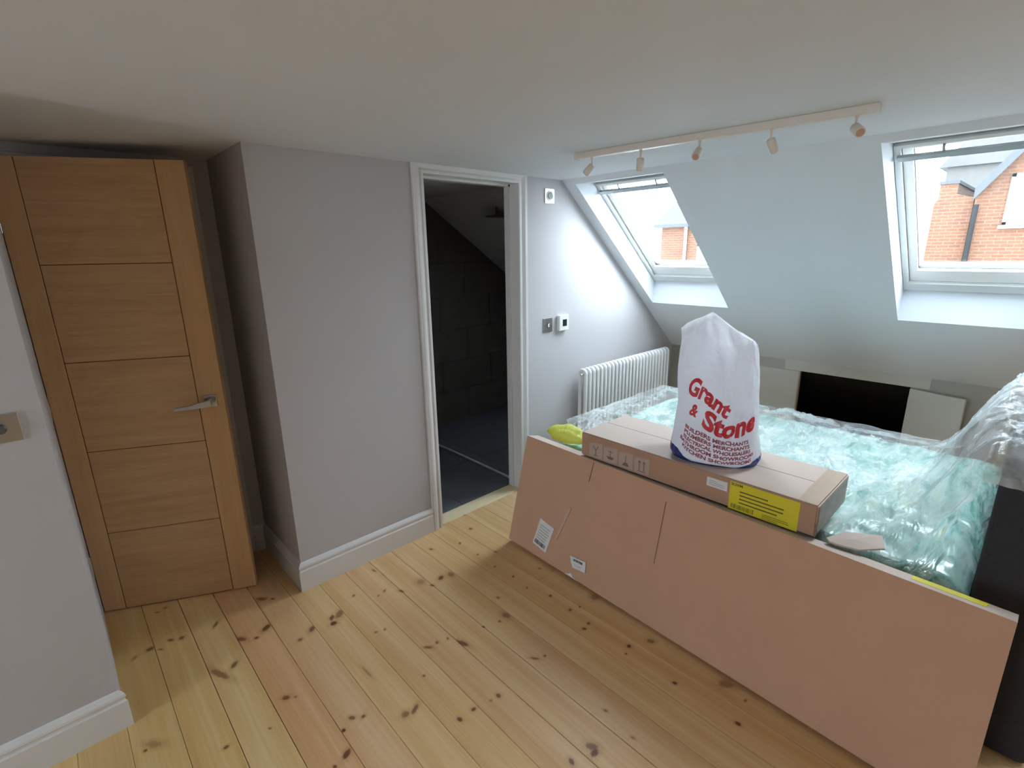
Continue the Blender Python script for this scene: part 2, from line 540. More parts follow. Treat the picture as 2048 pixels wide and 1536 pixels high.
# ---- floor: dark sub-floor with one object for each pine board
floor = struct('floor', MB().box(XL, 5.2, YF, 2.43, -0.06, -0.014).box(XL, 0.8, 2.43, 4.1, -0.06, -0.014), M['groove'])


def pine(name, knots, tint, seed):
    m, nt, b = newmat(name)
    tc = N(nt, 'ShaderNodeTexCoord')
    v = coords(nt, (14, 0.55, 1), (seed * 3.7, seed * 1.3, 0))
    n1 = noise_n(nt, v, 1.0, 5, 0.6, 0.6)
    v2 = coords(nt, (150, 4, 1), (seed, 0, 0))
    n2 = noise_n(nt, v2, 1.0, 3, 0.6)
    k = math_n(nt, 'ADD', math_n(nt, 'MULTIPLY', n1, 0.75), math_n(nt, 'MULTIPLY', n2, 0.25))
    light = tuple(a * t for a, t in zip((0.77, 0.555, 0.32), tint))
    mid = tuple(a * t for a, t in zip((0.71, 0.465, 0.24), tint))
    dark = tuple(a * t for a, t in zip((0.62, 0.36, 0.165), tint))
    c = ramp(nt, k, (0.30, dark), (0.48, mid), (0.62, light))
    # faint annual-ring figure
    w = N(nt, 'ShaderNodeTexWave', wave_type='BANDS', bands_direction='X')
    w.inputs['Scale'].default_value = 9
    w.inputs['Distortion'].default_value = 5
    w.inputs['Detail'].default_value = 2
    nt.links.new(coords(nt, (1.5, 0.12, 1), (seed * 0.7, seed, 0)), w.inputs['Vector'])
    c = mixc(nt, math_n(nt, 'MULTIPLY', w.outputs['Fac'], 0.16), c, dark)
    core = None
    halo = None
    wob = noise_n(nt, coords(nt, (1, 1, 1)), 70, 2)
    wob = math_n(nt, 'MULTIPLY', math_n(nt, 'SUBTRACT', wob, 0.5), 0.7)
    for (x, y, a, bb, ang, dk) in knots:
        mp = N(nt, 'ShaderNodeMapping', vector_type='TEXTURE')
        mp.inputs['Location'].default_value = (x, y, 0)
        mp.inputs['Rotation'].default_value = (0, 0, ang)
        mp.inputs['Scale'].default_value = (a, bb, 1000)
        nt.links.new(tc.outputs['Object'], mp.inputs['Vector'])
        ln = N(nt, 'ShaderNodeVectorMath', operation='LENGTH')
        nt.links.new(mp.outputs[0], ln.inputs[0])
        dist = math_n(nt, 'ADD', ln.outputs['Value'], wob)
        for which, r0, r1, g in (('c', 1.25, 0.55, dk), ('h', 2.6, 0.9, 0.28)):
            mr = N(nt, 'ShaderNodeMapRange', interpolation_type='SMOOTHSTEP')
            mr.inputs[1].default_value = r0
            mr.inputs[2].default_value = r1
            mr.inputs[3].default_value = 0
            mr.inputs[4].default_value = g
            nt.links.new(dist, mr.inputs[0])
            if which == 'c':
                core = mr.outputs[0] if core is None else math_n(nt, 'MAXIMUM', core, mr.outputs[0])
            else:
                halo = mr.outputs[0] if halo is None else math_n(nt, 'MAXIMUM', halo, mr.outputs[0])
    if core is not None:
        c = mixc(nt, halo, c, tuple(a * t for a, t in zip((0.33, 0.135, 0.05), tint)))
        c = mixc(nt, core, c, (0.15, 0.052, 0.020))
    nt.links.new(c, b.inputs['Base Color'])
    b.inputs['Roughness'].default_value = 0.33
    bump_n(nt, b, n2, 0.05, 0.001)
    return m


rnd = random.Random(4)
BW = 0.1365
spare = [pine('pine_board', [], t, i * 5 + 2) for i, t in enumerate(((1, 1, 1), (0.95, 0.96, 1.0), (1.02, 1.0, 0.95)))]
TINT = {-4: (.95, .97, .8), -3: (.92, .95, .8), -2: (.95, .97, .78), -1: (.98, .99, .82), 0: (1.02, 1.05, .95), 1: (1.02, .93, .92), 2: (1.0, .95, .95),
        3: (1.04, 1.05, 1.0), 4: (1.04, 1.04, 1.0), 5: (1.03, 1.0, 1.0), 6: (1.03, 1.02, 1.0), 7: (1.0, .98, .95), 8: (1.03, 1.02, .95), 9: (1.02, 1.0, .92), 10: (1.0, .97, .9)}
CUTS = {10: 1.52, 7: 0.35, 2: -0.6, 5: 0.25, -1: 0.9}
for k in range(-31, 29):
    x0 = 0.212 + BW * k
    x1 = x0 + BW
    x0 = max(x0, XL)
    if x1 < XL + 0.02:
        continue
    kn = [q for q in KNOTS if x0 - 0.004 <= q[0] < x1 + 0.004]
    mat = pine('pine_board', kn, TINT.get(k, (1, 1, .95)), k * 1.37 + 9) if (-5 < k < 12) else spare[k % 3]
    y1 = 2.34 if x0 > 0.70 else 4.0
    ys = [YF, y1] if k not in CUTS else [YF, CUTS[k], y1]
    for ya, yb in zip(ys[:-1], ys[1:]):
        g = 0.0010 if k in (-1, 0, 1, 6) else 0.0004
        w = x1 - x0
        mb = MB()
        # eased top edges
        pr = [(x0 + g, -0.016), (x1 - g, -0.016), (x1 - g, -0.0015), (x1 - g - 0.0015, 0), (x0 + g + 0.0015, 0), (x0 + g, -0.0015)]
        mb.prism(pr, 'y', ya + 0.0006, yb - 0.0006)
        mb.build('plank', mat, floor)

# ---- walls
def roofz(x, off=0.06):
    return P0.z - 0.836 * (x - P0.x) + off * math.sqrt(1 + 0.836 ** 2)


wb_ = MB()
wb_.box(0.69, 1.50, YW, 2.41, -0.05, ZC + 0.05)
wb_.box(0.69, 1.15, 2.41, 3.0, -0.05, ZC + 0.05)
wb_.box(1.50, 2.225, YW, 2.41, 2.02, ZC + 0.05)
wb_.prism([(2.225, -0.05), (5.15, -0.05), (5.15, roofz(5.15)), (2.62, roofz(2.62)), (2.225, ZC + 0.05)], 'y', YW, 2.41)
struct('wall_back', wb_, M['wall'])
# wall ending in the near outer corner on the left
struct('wall_left', MB().box(XL, -0.058, 1.992, 2.95, -0.05, ZC + 0.05), M['wall'])
# alcove end wall with the doorway of the oak door
al = MB().box(0.625, 0.69, 2.822, 2.95, -0.05, ZC + 0.05).box(-0.058, 0.625, 2.822, 2.95, 2.012, ZC + 0.05)
struct('wall_alcove', al, M['wall'])
tl = MB().box(-0.058, -0.035, 2.83, 2.95, 0, 2.012).box(0.602, 0.625, 2.815, 2.95, 0, 2.012).box(-0.035, 0.602, 2.83, 2.95, 1.99, 2.012)
struct('trim_1', tl, M['trim'])
# landing beyond it
ld_ = MB().box(-0.7, -0.6, 2.95, 4.1, -0.05, ZC).box(0.8, 0.9, 2.95, 4.1, -0.05, ZC).box(-0.7, 0.9, 4.0, 4.1, -0.05, ZC)
struct('wall_landing', ld_, M['wall'])
# behind the camera
WY0, WY1, WZ0, WZ1 = ADDED_WIN
wfl = MB().box(XL - 0.1, XL, YF, WY0, -0.05, ZC).box(XL - 0.1, XL, WY1, 2.0, -0.05, ZC)
wfl.box(XL - 0.1, XL, WY0, WY1, -0.05, WZ0).box(XL - 0.1, XL, WY0, WY1, WZ1, ZC)
struct('wall_far_left', wfl, M['wall'])
w4 = empty('window_5', (XL, (WY0 + WY1) / 2, WZ0))  # unseen window behind the camera, added as a light source
w4['kind'] = 'structure'
mb = MB()
for a, b, c, d_ in ((WY0, WY1, WZ0, WZ0 + .06), (WY0, WY1, WZ1 - .06, WZ1), (WY0, WY0 + .06, WZ0, WZ1), (WY1 - .06, WY1, WZ0, WZ1), ((WY0 + WY1) / 2 - .03, (WY0 + WY1) / 2 + .03, WZ0, WZ1)):
    mb.box(XL - 0.08, XL - 0.02, a, b, c, d_)
mb.build('frame', M['trim'], w4, True)
for a, b in ((WY0 + .06, (WY0 + WY1) / 2 - .03), ((WY0 + WY1) / 2 + .03, WY1 - .06)):
    MB().box(XL - 0.052, XL - 0.046, a, b, WZ0 + .06, WZ1 - .06).build('pane', M['glass'], w4, True)
MB().cbox(XL - 0.02, XL + 0.06, WY0 - .05, WY1 + .05, WZ0 - .03, WZ0, 0.003).build('sill', M['trim'], w4, True)
struct('wall_front', MB().prism([(XL - .1, -.05), (5.15, -.05), (5.15, roofz(5.15)), (2.62, roofz(2.62)), (2.5, ZC + .05), (XL - .1, ZC + .05)], 'y', YF - 0.1, YF), M['wall'])
struct('ceiling', MB().box(XL - 0.1, 2.592, YF - 0.1, 4.1, ZC, ZC + 0.12), M['ceiling'])

# ---- sloping ceiling with skylight openings and their reveals
SA, SB, SE = -0.13, 1.16, 3.2
FA, FB, OFF = 0.03, 1.045, 0.15
sl = MB()
SKN = (XK + 0.02 - P0.x) / SD.x
ss = [-0.30, SA, SB, SKN, SE]
yl = [YF - 0.1] + [t for w in reversed(SKY) for t in w] + [YW + 0.06]


def is_open(a, b):
    return any(abs(a - w[0]) < 1e-6 and abs(b - w[1]) < 1e-6 for w in SKY)


for i in range(4):
    for a, b in zip(yl[:-1], yl[1:]):
        if i == 1 and is_open(a, b):
            continue
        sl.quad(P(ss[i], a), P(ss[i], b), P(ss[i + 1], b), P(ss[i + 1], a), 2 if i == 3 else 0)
so = [-0.30, FA, FB, SE]
for i in range(3):
    for a, b in zip(yl[:-1], yl[1:]):
        if i == 1 and is_open(a, b):
            continue
        sl.quad(P(so[i], a, 0.17), P(so[i + 1], a, 0.17), P(so[i + 1], b, 0.17), P(so[i], b, 0.17), 1)
for a, b in SKY:
    sl.quad(P(SA, a), P(SA, b), P(FA, b, 0.17), P(FA, a, 0.17))
    sl.quad(P(SB, a), P(FB, a, 0.17), P(FB, b, 0.17), P(SB, b))
    sl.quad(P(SA, a), P(FA, a, 0.17), P(FB, a, 0.17), P(SB, a))
    sl.quad(P(SA, b), P(SB, b), P(FB, b, 0.17), P(FA, b, 0.17))
sl.quad(P(-0.3, yl[0]), P(-0.3, yl[-1]), P(-0.3, yl[-1], .17), P(-0.3, yl[0], .17), 1)
sl.quad(P(-0.3, yl[-1]), P(SE, yl[-1]), P(SE, yl[-1], .17), P(-0.3, yl[-1], .17), 1)
struct('wall_slope', sl, [M['ceiling'], M['slateroof'], M['void']])

# ---- knee wall with the eaves hatch opening
kn_ = MB().box(XK, XK + 0.045, YF, 0.535, -0.05, 0.80).box(XK, XK + 0.045, 1.215, YW + 0.02, -0.05, 0.80)
kn_.box(XK, XK + 0.045, 0.535, 1.215, 0.695, 0.80).box(XK, XK + 0.045, 0.535, 1.215, -0.05, 0.14)
struct('wall_knee', kn_, M['knee'])
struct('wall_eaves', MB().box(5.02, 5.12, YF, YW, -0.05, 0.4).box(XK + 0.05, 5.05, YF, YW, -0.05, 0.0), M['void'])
# pale unpainted boarding round the hatch
struct('trim_2', MB().box(XK - 0.004, XK + 0.002, 0.437, 1.32, 0.697, 0.782), M['board'])
struct('trim_3', MB().box(XK - 0.004, XK + 0.002, 1.217, 1.80, 0.10, 0.690), M['board'])
lin = MB().box(XK - 0.003, XK + 0.03, 1.207, 1.217, 0.14, 0.695)
struct('trim_4', lin, M['browntape'])

# ---- skirting boards
SKP = [(0, 0), (0.018, 0), (0.018, 0.106), (0.013, 0.112), (0.013, 0.120), (0.0165, 0.125), (0.015, 0.134), (0.007, 0.146), (0, 0.15)]


def skirting(name, a, b, n, e0=0.0, e1=0.0):
    """profile swept from a to b on a wall whose outward normal is n; e0/e1 extend the ends for mitres"""
    a, b, n = Vector(a), Vector(b), Vector(n)
    t = (b - a).normalized()
    mb = MB()
    k = len(SKP)
    vs = []
    for p, e in ((a, -e0), (b, e1)):
        for (o, z) in SKP:
            q = p + n * o + t * (e * o / 0.018)
            vs.append((q.x, q.y, z))
    fs = [tuple(range(k))[::-1], tuple(range(k, 2 * k))] + [(i, (i + 1) % k, k + (i + 1) % k, k + i) for i in range(k)]
    mb.add(vs, fs)
    struct(name, mb, M['trim'])


skirting('baseboard_back', (0.69, YW, 0), (1.46, YW, 0), (0, -1, 0), 0.018, 0)
skirting('baseboard_radiator', (2.267, YW, 0), (XK, YW, 0), (0, -1, 0))
skirting('baseboard_chimney', (0.69, 2.822, 0), (0.69, YW, 0), (-1, 0, 0), 0, 0.018)
skirting('baseboard_alcove', (0.625, 2.822, 0), (0.69, 2.822, 0), (0, -1, 0))
skirting('baseboard_left', (XL, 1.992, 0), (-0.058, 1.992, 0), (0, -1, 0), 0, 0.018)

# ---- bathroom doorway: lining, moulded architrave, threshold
XA, XB, ZD = 1.525, 2.20, 2.0
door_lin = MB().box(1.50, XA, YW, 2.415, 0, ZD).box(XB, 2.225, YW, 2.415, 0, ZD).box(1.50, 2.225, YW, 2.415, ZD, 2.02)
door_lin.box(XA, XA + 0.012, 2.36, 2.40, 0, ZD).box(XB - 0.012, XB, 2.36, 2.40, 0, ZD).box(XA, XB, 2.36, 2.40, ZD - 0.012, ZD)
struct('trim_5', door_lin, M['trim'])
# architrave profile (distance from the opening, projection)
AP = [(0, 0), (0, 0.010), (0.006, 0.013), (0.016, 0.013), (0.020, 0.009), (0.026, 0.009), (0.046, 0.019), (0.056, 0.019), (0.060, 0.015), (0.068, 0.015), (0.068, 0)]


def arch_leg(xi, sgn):
    mb = MB()
    k = len(AP)
    vs = []
    for z in (0, 1):
        for (o, p) in AP:
            zz = 0 if z == 0 else min(ZD + o, ZC - 0.001)
            vs.append((xi + sgn * o, YW - p, zz))
    fs = [tuple(range(k))[::-1], tuple(range(k, 2 * k))] + [(i, (i + 1) % k, k + (i + 1) % k, k + i) for i in range(k)]
    return mb.add(vs, fs)


struct('trim_6', arch_leg(XA + 0.004, -1), M['trim'])
struct('trim_7', arch_leg(XB - 0.004, 1), M['trim'])
hd = MB()
for i in range(len(AP) - 1):
    (o0, p0), (o1, p1) = AP[i], AP[i + 1]
    z0, z1 = min(ZD + o0, ZC - .001), min(ZD + o1, ZC - .001)
    a0, a1 = XA + .004 - o0, XA + .004 - o1
    b0, b1 = XB - .004 + o0, XB - .004 + o1
    hd.quad((a0, YW - p0, z0), (b0, YW - p0, z0), (b1, YW - p1, z1), (a1, YW - p1, z1))
struct('trim_8', hd, M['trim'])
th = MB().prism([(YW + 0.012, 0), (YW + 0.016, 0.007), (2.395, 0.010), (2.40, 0)], 'x', XA, XB)
struct('trim_9', th, M['threshold'])

# ---- bathroom beyond: tiles built one by one
bf = struct('floor_bathroom', MB().box(1.15, 4.3, 2.34, YB + 0.1, -0.06, -0.012), M['grout'])
for i in range(5):
    for j in range(3):
        x0 = 1.18 + i * 0.603
        y0 = 2.345 + j * 0.603
        x1, y1 = min(x0 + 0.6, 4.25), min(y0 + 0.6, YB)
        if x1 - x0 > 0.02 and y1 - y0 > 0.02:
            MB().box(x0, x1, y0, y1, -0.012, 0.001).build('floor_tile', M['floortile'], bf)
bs = lambda x: 1.985 - 0.693 * (x - 2.63)
wbk = struct('wall_bathroom', MB().box(1.05, 4.35, YB, YB + 0.1, -0.05, ZC + 0.05), M['grout'])
for j in range(7):
    for i in range(7):
        x0 = 1.15 + i * 0.603 - (0.3 if j % 2 else 0)
        z0 = 0.0 + j * 0.302
        x1, z1 = x0 + 0.6, min(z0 + 0.299, ZC)
        x0 = max(x0, 1.15)
        x1 = min(x1, 4.3)
        if x1 - x0 < 0.03:
            continue
        MB().box(x0, x1, YB - 0.009, YB + 0.002, z0, z1).build('wall_tile', M['tile'], wbk)
wbl = struct('wall_bathroom_side', MB().box(1.05, 1.15, 2.41, YB, -0.05, ZC + .05).box(4.3, 4.4, 2.41, YB, -0.05, 1.2), M['tile'])
bsl = MB()
bx0, bx1, by0, by1 = ADDED_BATHSKY
for xa, xb, ya, yb in ((2.40, bx0, 2.41, YB + .1), (bx1, 4.4, 2.41, YB + .1), (bx0, bx1, 2.41, by0), (bx0, bx1, by1, YB + .1)):
    bsl.prism([(xa, bs(xa)), (xb, bs(xb)), (xb, bs(xb) + 0.12), (xa, bs(xa) + 0.12)], 'y', ya, yb)
struct('ceiling_bathroom', bsl, M['ceiling'])
w3 = empty('window_6', (bx0, by0, bs(bx0)))  # added rooflight, out of view, lights the bathroom
w3['kind'] = 'structure'
mb = MB()
for xa, xb, ya, yb in ((bx0, bx0 + .02, by0, by1), (bx1 - .02, bx1, by0, by1), (bx0 + .02, bx1 - .02, by0, by0 + .02), (bx0 + .02, bx1 - .02, by1 - .02, by1)):
    mb.prism([(xa, bs(xa) + .05), (xb, bs(xb) + .05), (xb, bs(xb) + .11), (xa, bs(xa) + .11)], 'y', ya, yb)
mb.build('sash', M['enamel'], w3, True)
MB().prism([(bx0, bs(bx0) + .08), (bx1, bs(bx1) + .08), (bx1, bs(bx1) + .086), (bx0, bs(bx0) + .086)], 'y', by0, by1).build('pane', M['glass'], w3, True)

# ---- skylights: a pair in view, a further unseen pair added for light
BARM = plain('grey_control_bar', (0.33, 0.35, 0.36), 0.35, 0.3)


def ring(mb, s0, s1, y0, y1, w, o0, o1, wb=None, wt=None):
    """rectangular ring of four mitre-less bars"""
    wb = wb or w
    wt = wt or w

    def bar(a, b, c, e):
        vs = [P(s, y, o) for s in (a, b) for y in (c, e) for o in (o0, o1)]
        mb.add(vs, [(0, 1, 3, 2), (4, 6, 7, 5), (0, 4, 5, 1), (2, 3, 7, 6), (0, 2, 6, 4), (1, 5, 7, 3)])
    bar(s0, s0 + wt, y0, y1)
    bar(s1 - wb, s1, y0, y1)
    bar(s0 + wt, s1 - wb, y0, y0 + w)
    bar(s0 + wt, s1 - wb, y1 - w, y1)


def barm(mb, s0, s1, y0, y1, o0, o1):
    vs = [P(s, y, o) for s in (s0, s1) for y in (y0, y1) for o in (o0, o1)]
    return mb.add(vs, [(0, 1, 3, 2), (4, 6, 7, 5), (0, 4, 5, 1), (2, 3, 7, 6), (0, 2, 6, 4), (1, 5, 7, 3)])


CASE = plain('skylight_casing_paint', (0.62, 0.63, 0.62), 0.4, var=0.01)
for i, (ya, yb) in enumerate(SKY):
    e = empty('window_%d' % (i + 1), P(1.045, (ya + yb) / 2, 0.15))
    e['kind'] = 'structure'
    mb = MB()
    ring(mb, FA - 0.012, FB + 0.004, ya + 0.002, yb - 0.002, 0.024, 0.135, 0.24, wb=0.058, wt=0.016)
    mb.build('casing', CASE, e, True)
    mb = MB()
    ring(mb, FA + 0.006, FB - 0.056, ya + 0.028, yb - 0.028, 0.036, 0.155, 0.215, wb=0.090, wt=0.022)
    mb.build('sash', M['enamel'], e, True)
    mb = MB()
    ring(mb, FA + 0.027, FB - 0.145, ya + 0.063, yb - 0.063, 0.004, 0.172, 0.186)
    mb.build('gasket', M['black'], e, True)
    mb = MB()
    barm(mb, FA + 0.026, FB - 0.144, ya + 0.062, yb - 0.062, 0.186, 0.192)
    mb.build('pane', M['glass'], e, True)
    mb = MB()
    barm(mb, 0.066, 0.090, ya + 0.015, yb - 0.015, 0.116, 0.132)
    bar = mb.build('control_bar', BARM, e, True)
    for t in (0.28, 0.72):
        mb = MB()
        y = ya + (yb - ya) * t
        barm(mb, 0.036, 0.075, y - 0.005, y + 0.005, 0.126, 0.160)
        mb.build('bracket', BARM, bar, True)

# ================================================================== OAK DOOR
DW, DH = 0.650, 1.981
ang = math.atan2(-0.4563, 0.8898)
door = empty('door_1', (-0.055, 2.778, 0.006), ang)
door['kind'] = 'structure'
MB().box(0.002, DW - 0.002, 0.004, 0.036, 0.002, DH - 0.002).build('door_core', M['groove'], door)
for x0, x1 in ((0, 0.085), (DW - 0.103, DW)):
    MB().cbox(x0, x1, 0, 0.040, 0, DH, 0.0012).build('stile', M['oak_v'], door)
for i in range(5):
    z0, z1 = 0.003 + i * 0.3955, (i + 1) * 0.3955
    MB().cbox(0.0885, DW - 0.1065, 0.0008, 0.0392, z0 if i else 0, z1 + (0.0035 if i == 4 else 0), 0.0014).build('door_panel', M['oak_h'], door)
lev = MB().cbox(DW - 0.080, DW - 0.028, -0.009, 0.001, 0.952, 1.006, 0.002).build('handle_rose', M['steel'], door)
lv = MB()
lv.tube([(DW - 0.054, -0.008, 0.979), (DW - 0.054, -0.048, 0.979)], 0.010, 12)
xs = [DW - 0.040, DW - 0.075, DW - 0.12, DW - 0.185]
hz = [(0.991, 0.966), (0.988, 0.962), (0.976, 0.960), (0.969, 0.957)]
vs = []
for x, (zt, zb) in zip(xs, hz):
    for y in (-0.056, -0.040):
        vs += [(x, y, zb), (x, y, zt)]
fs = []
for i in range(3):
    a, b = i * 4, i * 4 + 4
    fs += [(a, a + 1, b + 1, b), (a + 2, b + 2, b + 3, a + 3), (a + 1, a + 3, b + 3, b + 1), (a, b, b + 2, a + 2)]
fs += [(0, 2, 3, 1), (12, 13, 15, 14)]
lv.add(vs, fs)
lv.build('lever', M['steel'], lev)
for z in (0.25, 1.0, 1.75):
    MB().tube([(-0.002, -0.004, z - 0.045), (-0.002, -0.004, z + 0.045)], 0.004, 8).build('hinge', M['steel'], door)


# ================================================================== SWITCHES AND CONTROLS
def plate(name, x0, x1, z0, z1, yw, label, cat, kind):
    e = empty(name, ((x0 + x1) / 2, yw, z0))
    pl = MB().cbox(x0, x1, yw - 0.006, yw + 0.001, z0, z1, 0.0018).build('plate', M['steel'] if kind != 'stat' else M['white'], e, True)
    cx, cz = (x0 + x1) / 2, (z0 + z1) / 2
    if kind == 'switch':
        MB().cbox(cx - 0.009, cx + 0.009, yw - 0.0085, yw - 0.005, cz - 0.016, cz + 0.016, 0.0015).build('rocker_surround', M['black'], e, True)
        MB().cbox(cx - 0.006, cx + 0.006, yw - 0.012, yw - 0.006, cz - 0.012, cz + 0.012, 0.002).build('rocker', M['white'], e, True)
        for s in (-1, 1):
            MB().tube([(cx + s * 0.030, yw - 0.0075, cz), (cx + s * 0.030, yw - 0.005, cz)], 0.003, 8).build('screw', M['darksteel'], e, True)
    if kind == 'dimmer':
        MB().tube([(cx, yw - 0.022, cz), (cx, yw - 0.018, cz), (cx, yw - 0.005, cz)], [0.011, 0.013, 0.014], 18).build('knob', M['darksteel'], e, True)
    if kind == 'speaker':
        MB().tube([(cx, yw - 0.010, cz), (cx, yw - 0.005, cz)], [0.030, 0.031], 22).build('collar', M['white'], e, True)
        MB().tube([(cx, yw - 0.014, cz), (cx, yw - 0.009, cz)], 0.021, 20).build('sensor', M['black'], e, True)
    return tag(e, label, cat)


plate('light_switch', -0.196, -0.110, 1.104, 1.189, 1.992, 'brushed steel light switch plate on the near left wall', 'light switch', 'dimmer')
plate('wall_sensor', 2.430, 2.516, 1.900, 1.989, YW, 'chrome wall plate with round sensor high beside the bathroom doorway', 'wall sensor', 'speaker')
plate('light_switch', 2.418, 2.506, 1.076, 1.174, YW, 'brushed steel switch plate right of the bathroom doorway, beside the thermostat', 'light switch', 'switch')
e = empty('thermostat', (2.604, YW, 1.074))
MB().cbox(2.556, 2.652, YW - 0.026, YW + 0.001, 1.076, 1.182, 0.004).build('housing', M['white'], e, True)
MB().cbox(2.588, 2.630, YW - 0.0275, YW - 0.025, 1.106, 1.152, 0.001).build('display', M['black'], e, True)
tag(e, 'square white thermostat with small dark display on the wall above the radiator', 'thermostat')

# ================================================================== COLUMN RADIATOR
rad = empty('column_radiator', (3.32, 2.22, 0.16))
tag(rad, 'long white column radiator on the wall under the sloping ceiling', 'radiator')
NS, PIT, RX0 = 25, 0.0468, 2.760
sec = MB()
path = []
zt, zb_, hy = 0.775, 0.17, 0.026
for i in range(9):
    a = math.pi * i / 8
    path.append((0, -hy * math.cos(a), zt - 0.026 + 0.026 * math.sin(a)))
for i in range(9):
    a = math.pi * i / 8
    path.append((0, hy * math.cos(a), zb_ + 0.026 - 0.026 * math.sin(a)))
sec.tube(path, 0.0128, 10, closed=True)
first = sec.build('section', M['enamel'], rad)
first.location = (RX0 - 3.32, 2.215 - 2.22, -0.16)
for i in range(1, NS):
    o = first.copy()
    COL.objects.link(o)
    o.location.x = RX0 + PIT * i - 3.32
xe = RX0 + PIT * (NS - 1)
for z in (zt - 0.034, zb_ + 0.034):
    MB().tube([(RX0 - 0.012, 2.215, z), (xe + 0.012, 2.215, z)], 0.0165, 12).build('header_pipe', M['enamel'], rad, True)
MB().tube([(RX0 - 0.026, 2.215, zt - 0.034), (RX0 - 0.012, 2.215, zt - 0.034)], [0.009, 0.013], 14).build('bleed_plug', M['steel'], rad, True)
vl = MB().tube([(RX0 - 0.012, 2.215, zb_ + 0.034), (RX0 - 0.05, 2.215, zb_ + 0.034), (RX0 - 0.05, 2.215, zb_ - 0.02), (RX0 - 0.05, 2.215, 0.0)], 0.009, 10)
vl.build('valve_pipe', M['steel'], rad, True)
for x in (2.90, 3.75):
    MB().box(x - 0.012, x + 0.012, 2.215, YW, 0.62, 0.64).build('bracket', M['enamel'], rad, True)

# ================================================================== TRACK LIGHT
tr = empty('track_light', (1.98, 1.05, 2.017))
tag(tr, 'cream ceiling track light with five small spotlights', 'track light')
TA, TB = Vector((1.952, 1.632, 0)), Vector((2.040, 0.478, 0))
td = (TB - TA).normalized()
tn = Vector((-td.y, td.x, 0))
TM = Matrix(((td.x, tn.x, 0, TA.x), (td.y, tn.y, 0, TA.y), (0, 0, 1, 0), (0, 0, 0, 1)))
TLn = (TB - TA).length
MB().cbox(0, TLn, -0.017, 0.017, 2.021, ZC, 0.002, xf=TM).build('track_bar', M['track'], tr, True)
MB().box(0.01, TLn - 0.01, -0.010, 0.010, 2.0205, 2.0215, xf=TM).build('track_slot', M['track'], tr, True)
for x in (0.0, TLn):
    MB().cbox(x - 0.004, x + 0.004, -0.0185, 0.0185, 2.019, ZC, 0.0015, xf=TM).build('end_cap', M['track'], tr, True)
# (distance along the bar, aim direction of the lamp end)
rgt, dwn, fwd = r.copy(), Vector((0, 0, -1)), Vector((f.x, f.y, 0)).normalized()
SP = [(0.085, (rgt * -0.75 + dwn * 0.9 + fwd * 0.25)), (0.330, (rgt * 0.08 + dwn * 1.0 + fwd * 0.35)),
      (0.585, (rgt * -0.45 + dwn * 0.55 - fwd * 0.55)), (0.845, (rgt * 0.55 + dwn * 0.9 + fwd * 0.25)), (1.100, (rgt * -0.15 + dwn * 0.5 - fwd * 0.9))]
for sdist, aim in SP:
    p = TM @ Vector((sdist, 0, 2.021))
    aim = aim.normalized()
    j = p + Vector((0, 0, -0.036))
    hd_ = MB()
    c0 = j - aim * 0.004
    hd_.tube([c0, c0 + aim * 0.003, c0 + aim * 0.044, c0 + aim * 0.050], [0.012, 0.0155, 0.0165, 0.0155], 18)
    head = hd_.build('spotlight', M['track'], tr, True)
    MB().tube([p, p + Vector((0, 0, -0.006)), p + Vector((0, 0, -0.0065)), j], [0.007, 0.007, 0.0042, 0.0042], 10).build('stem', M['track'], head, True)
    MB().tube([c0 + aim * 0.0495, c0 + aim * 0.0515], [0.0125, 0.0120], 16).build('lens', M['lens'], head, True)

# ================================================================== HATCH LEAF OF THE EAVES CUPBOARD
hl = empty('hatch_panel', (XK - 0.006, 0.532, 0.145))
tag(hl, 'plain white board hatch door standing open beside the dark eaves opening', 'hatch door')
hdir = Vector((-0.088, -0.285, 0)).normalized()
hM = Matrix(((hdir.x, -hdir.y, 0, XK - 0.006), (hdir.y, hdir.x, 0, 0.530), (0, 0, 1, 0), (0, 0, 0, 1)))
MB().cbox(0.0, 0.30, -0.018, 0.0, 0.145, 0.690, 0.001, xf=hM).build('leaf', M['board'], hl, True)
for z in (0.22, 0.60):
    MB().tube([(XK - 0.006, 0.534, z - 0.025), (XK - 0.006, 0.534, z + 0.025)], 0.004, 8).build('hinge', M['steel'], hl, True)

# ================================================================== FLAT-PACK BOX LEANING ON THE BED
b0, b1 = Vector((1.707, 1.88, 0.0)), Vector((1.644, -0.09, 0.0))
bu = (b1 - b0).normalized()
bv = Vector((0.152, 0.0, 0.590)).normalized()
bv = (bv - bu * bv.dot(bu)).normalized()
bn = bu.cross(bv).normalized()          # points back and up or forward
if bn.x > 0:
    bn = -bn                            # outward, towards the camera side
BL, BWD, BT = 1.972, 0.608, 0.085
bM = Matrix(((bu.x, bv.x, bn.x, b0.x), (bu.y, bv.y, bn.y, b0.y), (bu.z, bv.z, bn.z, b0.z + 0.0222), (0, 0, 0, 1)))
# lift so that the lower back edge stands on the floor
low = min((bM @ Vector((0, 0, -BT))).z, (bM @ Vector((0, 0, 0))).z)
bM[2][3] -= low - 0.0005
bM[0][3] -= 0.004
fb = empty('flat_pack_box', (1.70, 0.9, 0))
tag(fb, 'long brown flat-pack cardboard box leaning on its edge against the bed', 'cardboard box')
bx = MB()
bm = bmesh.new()
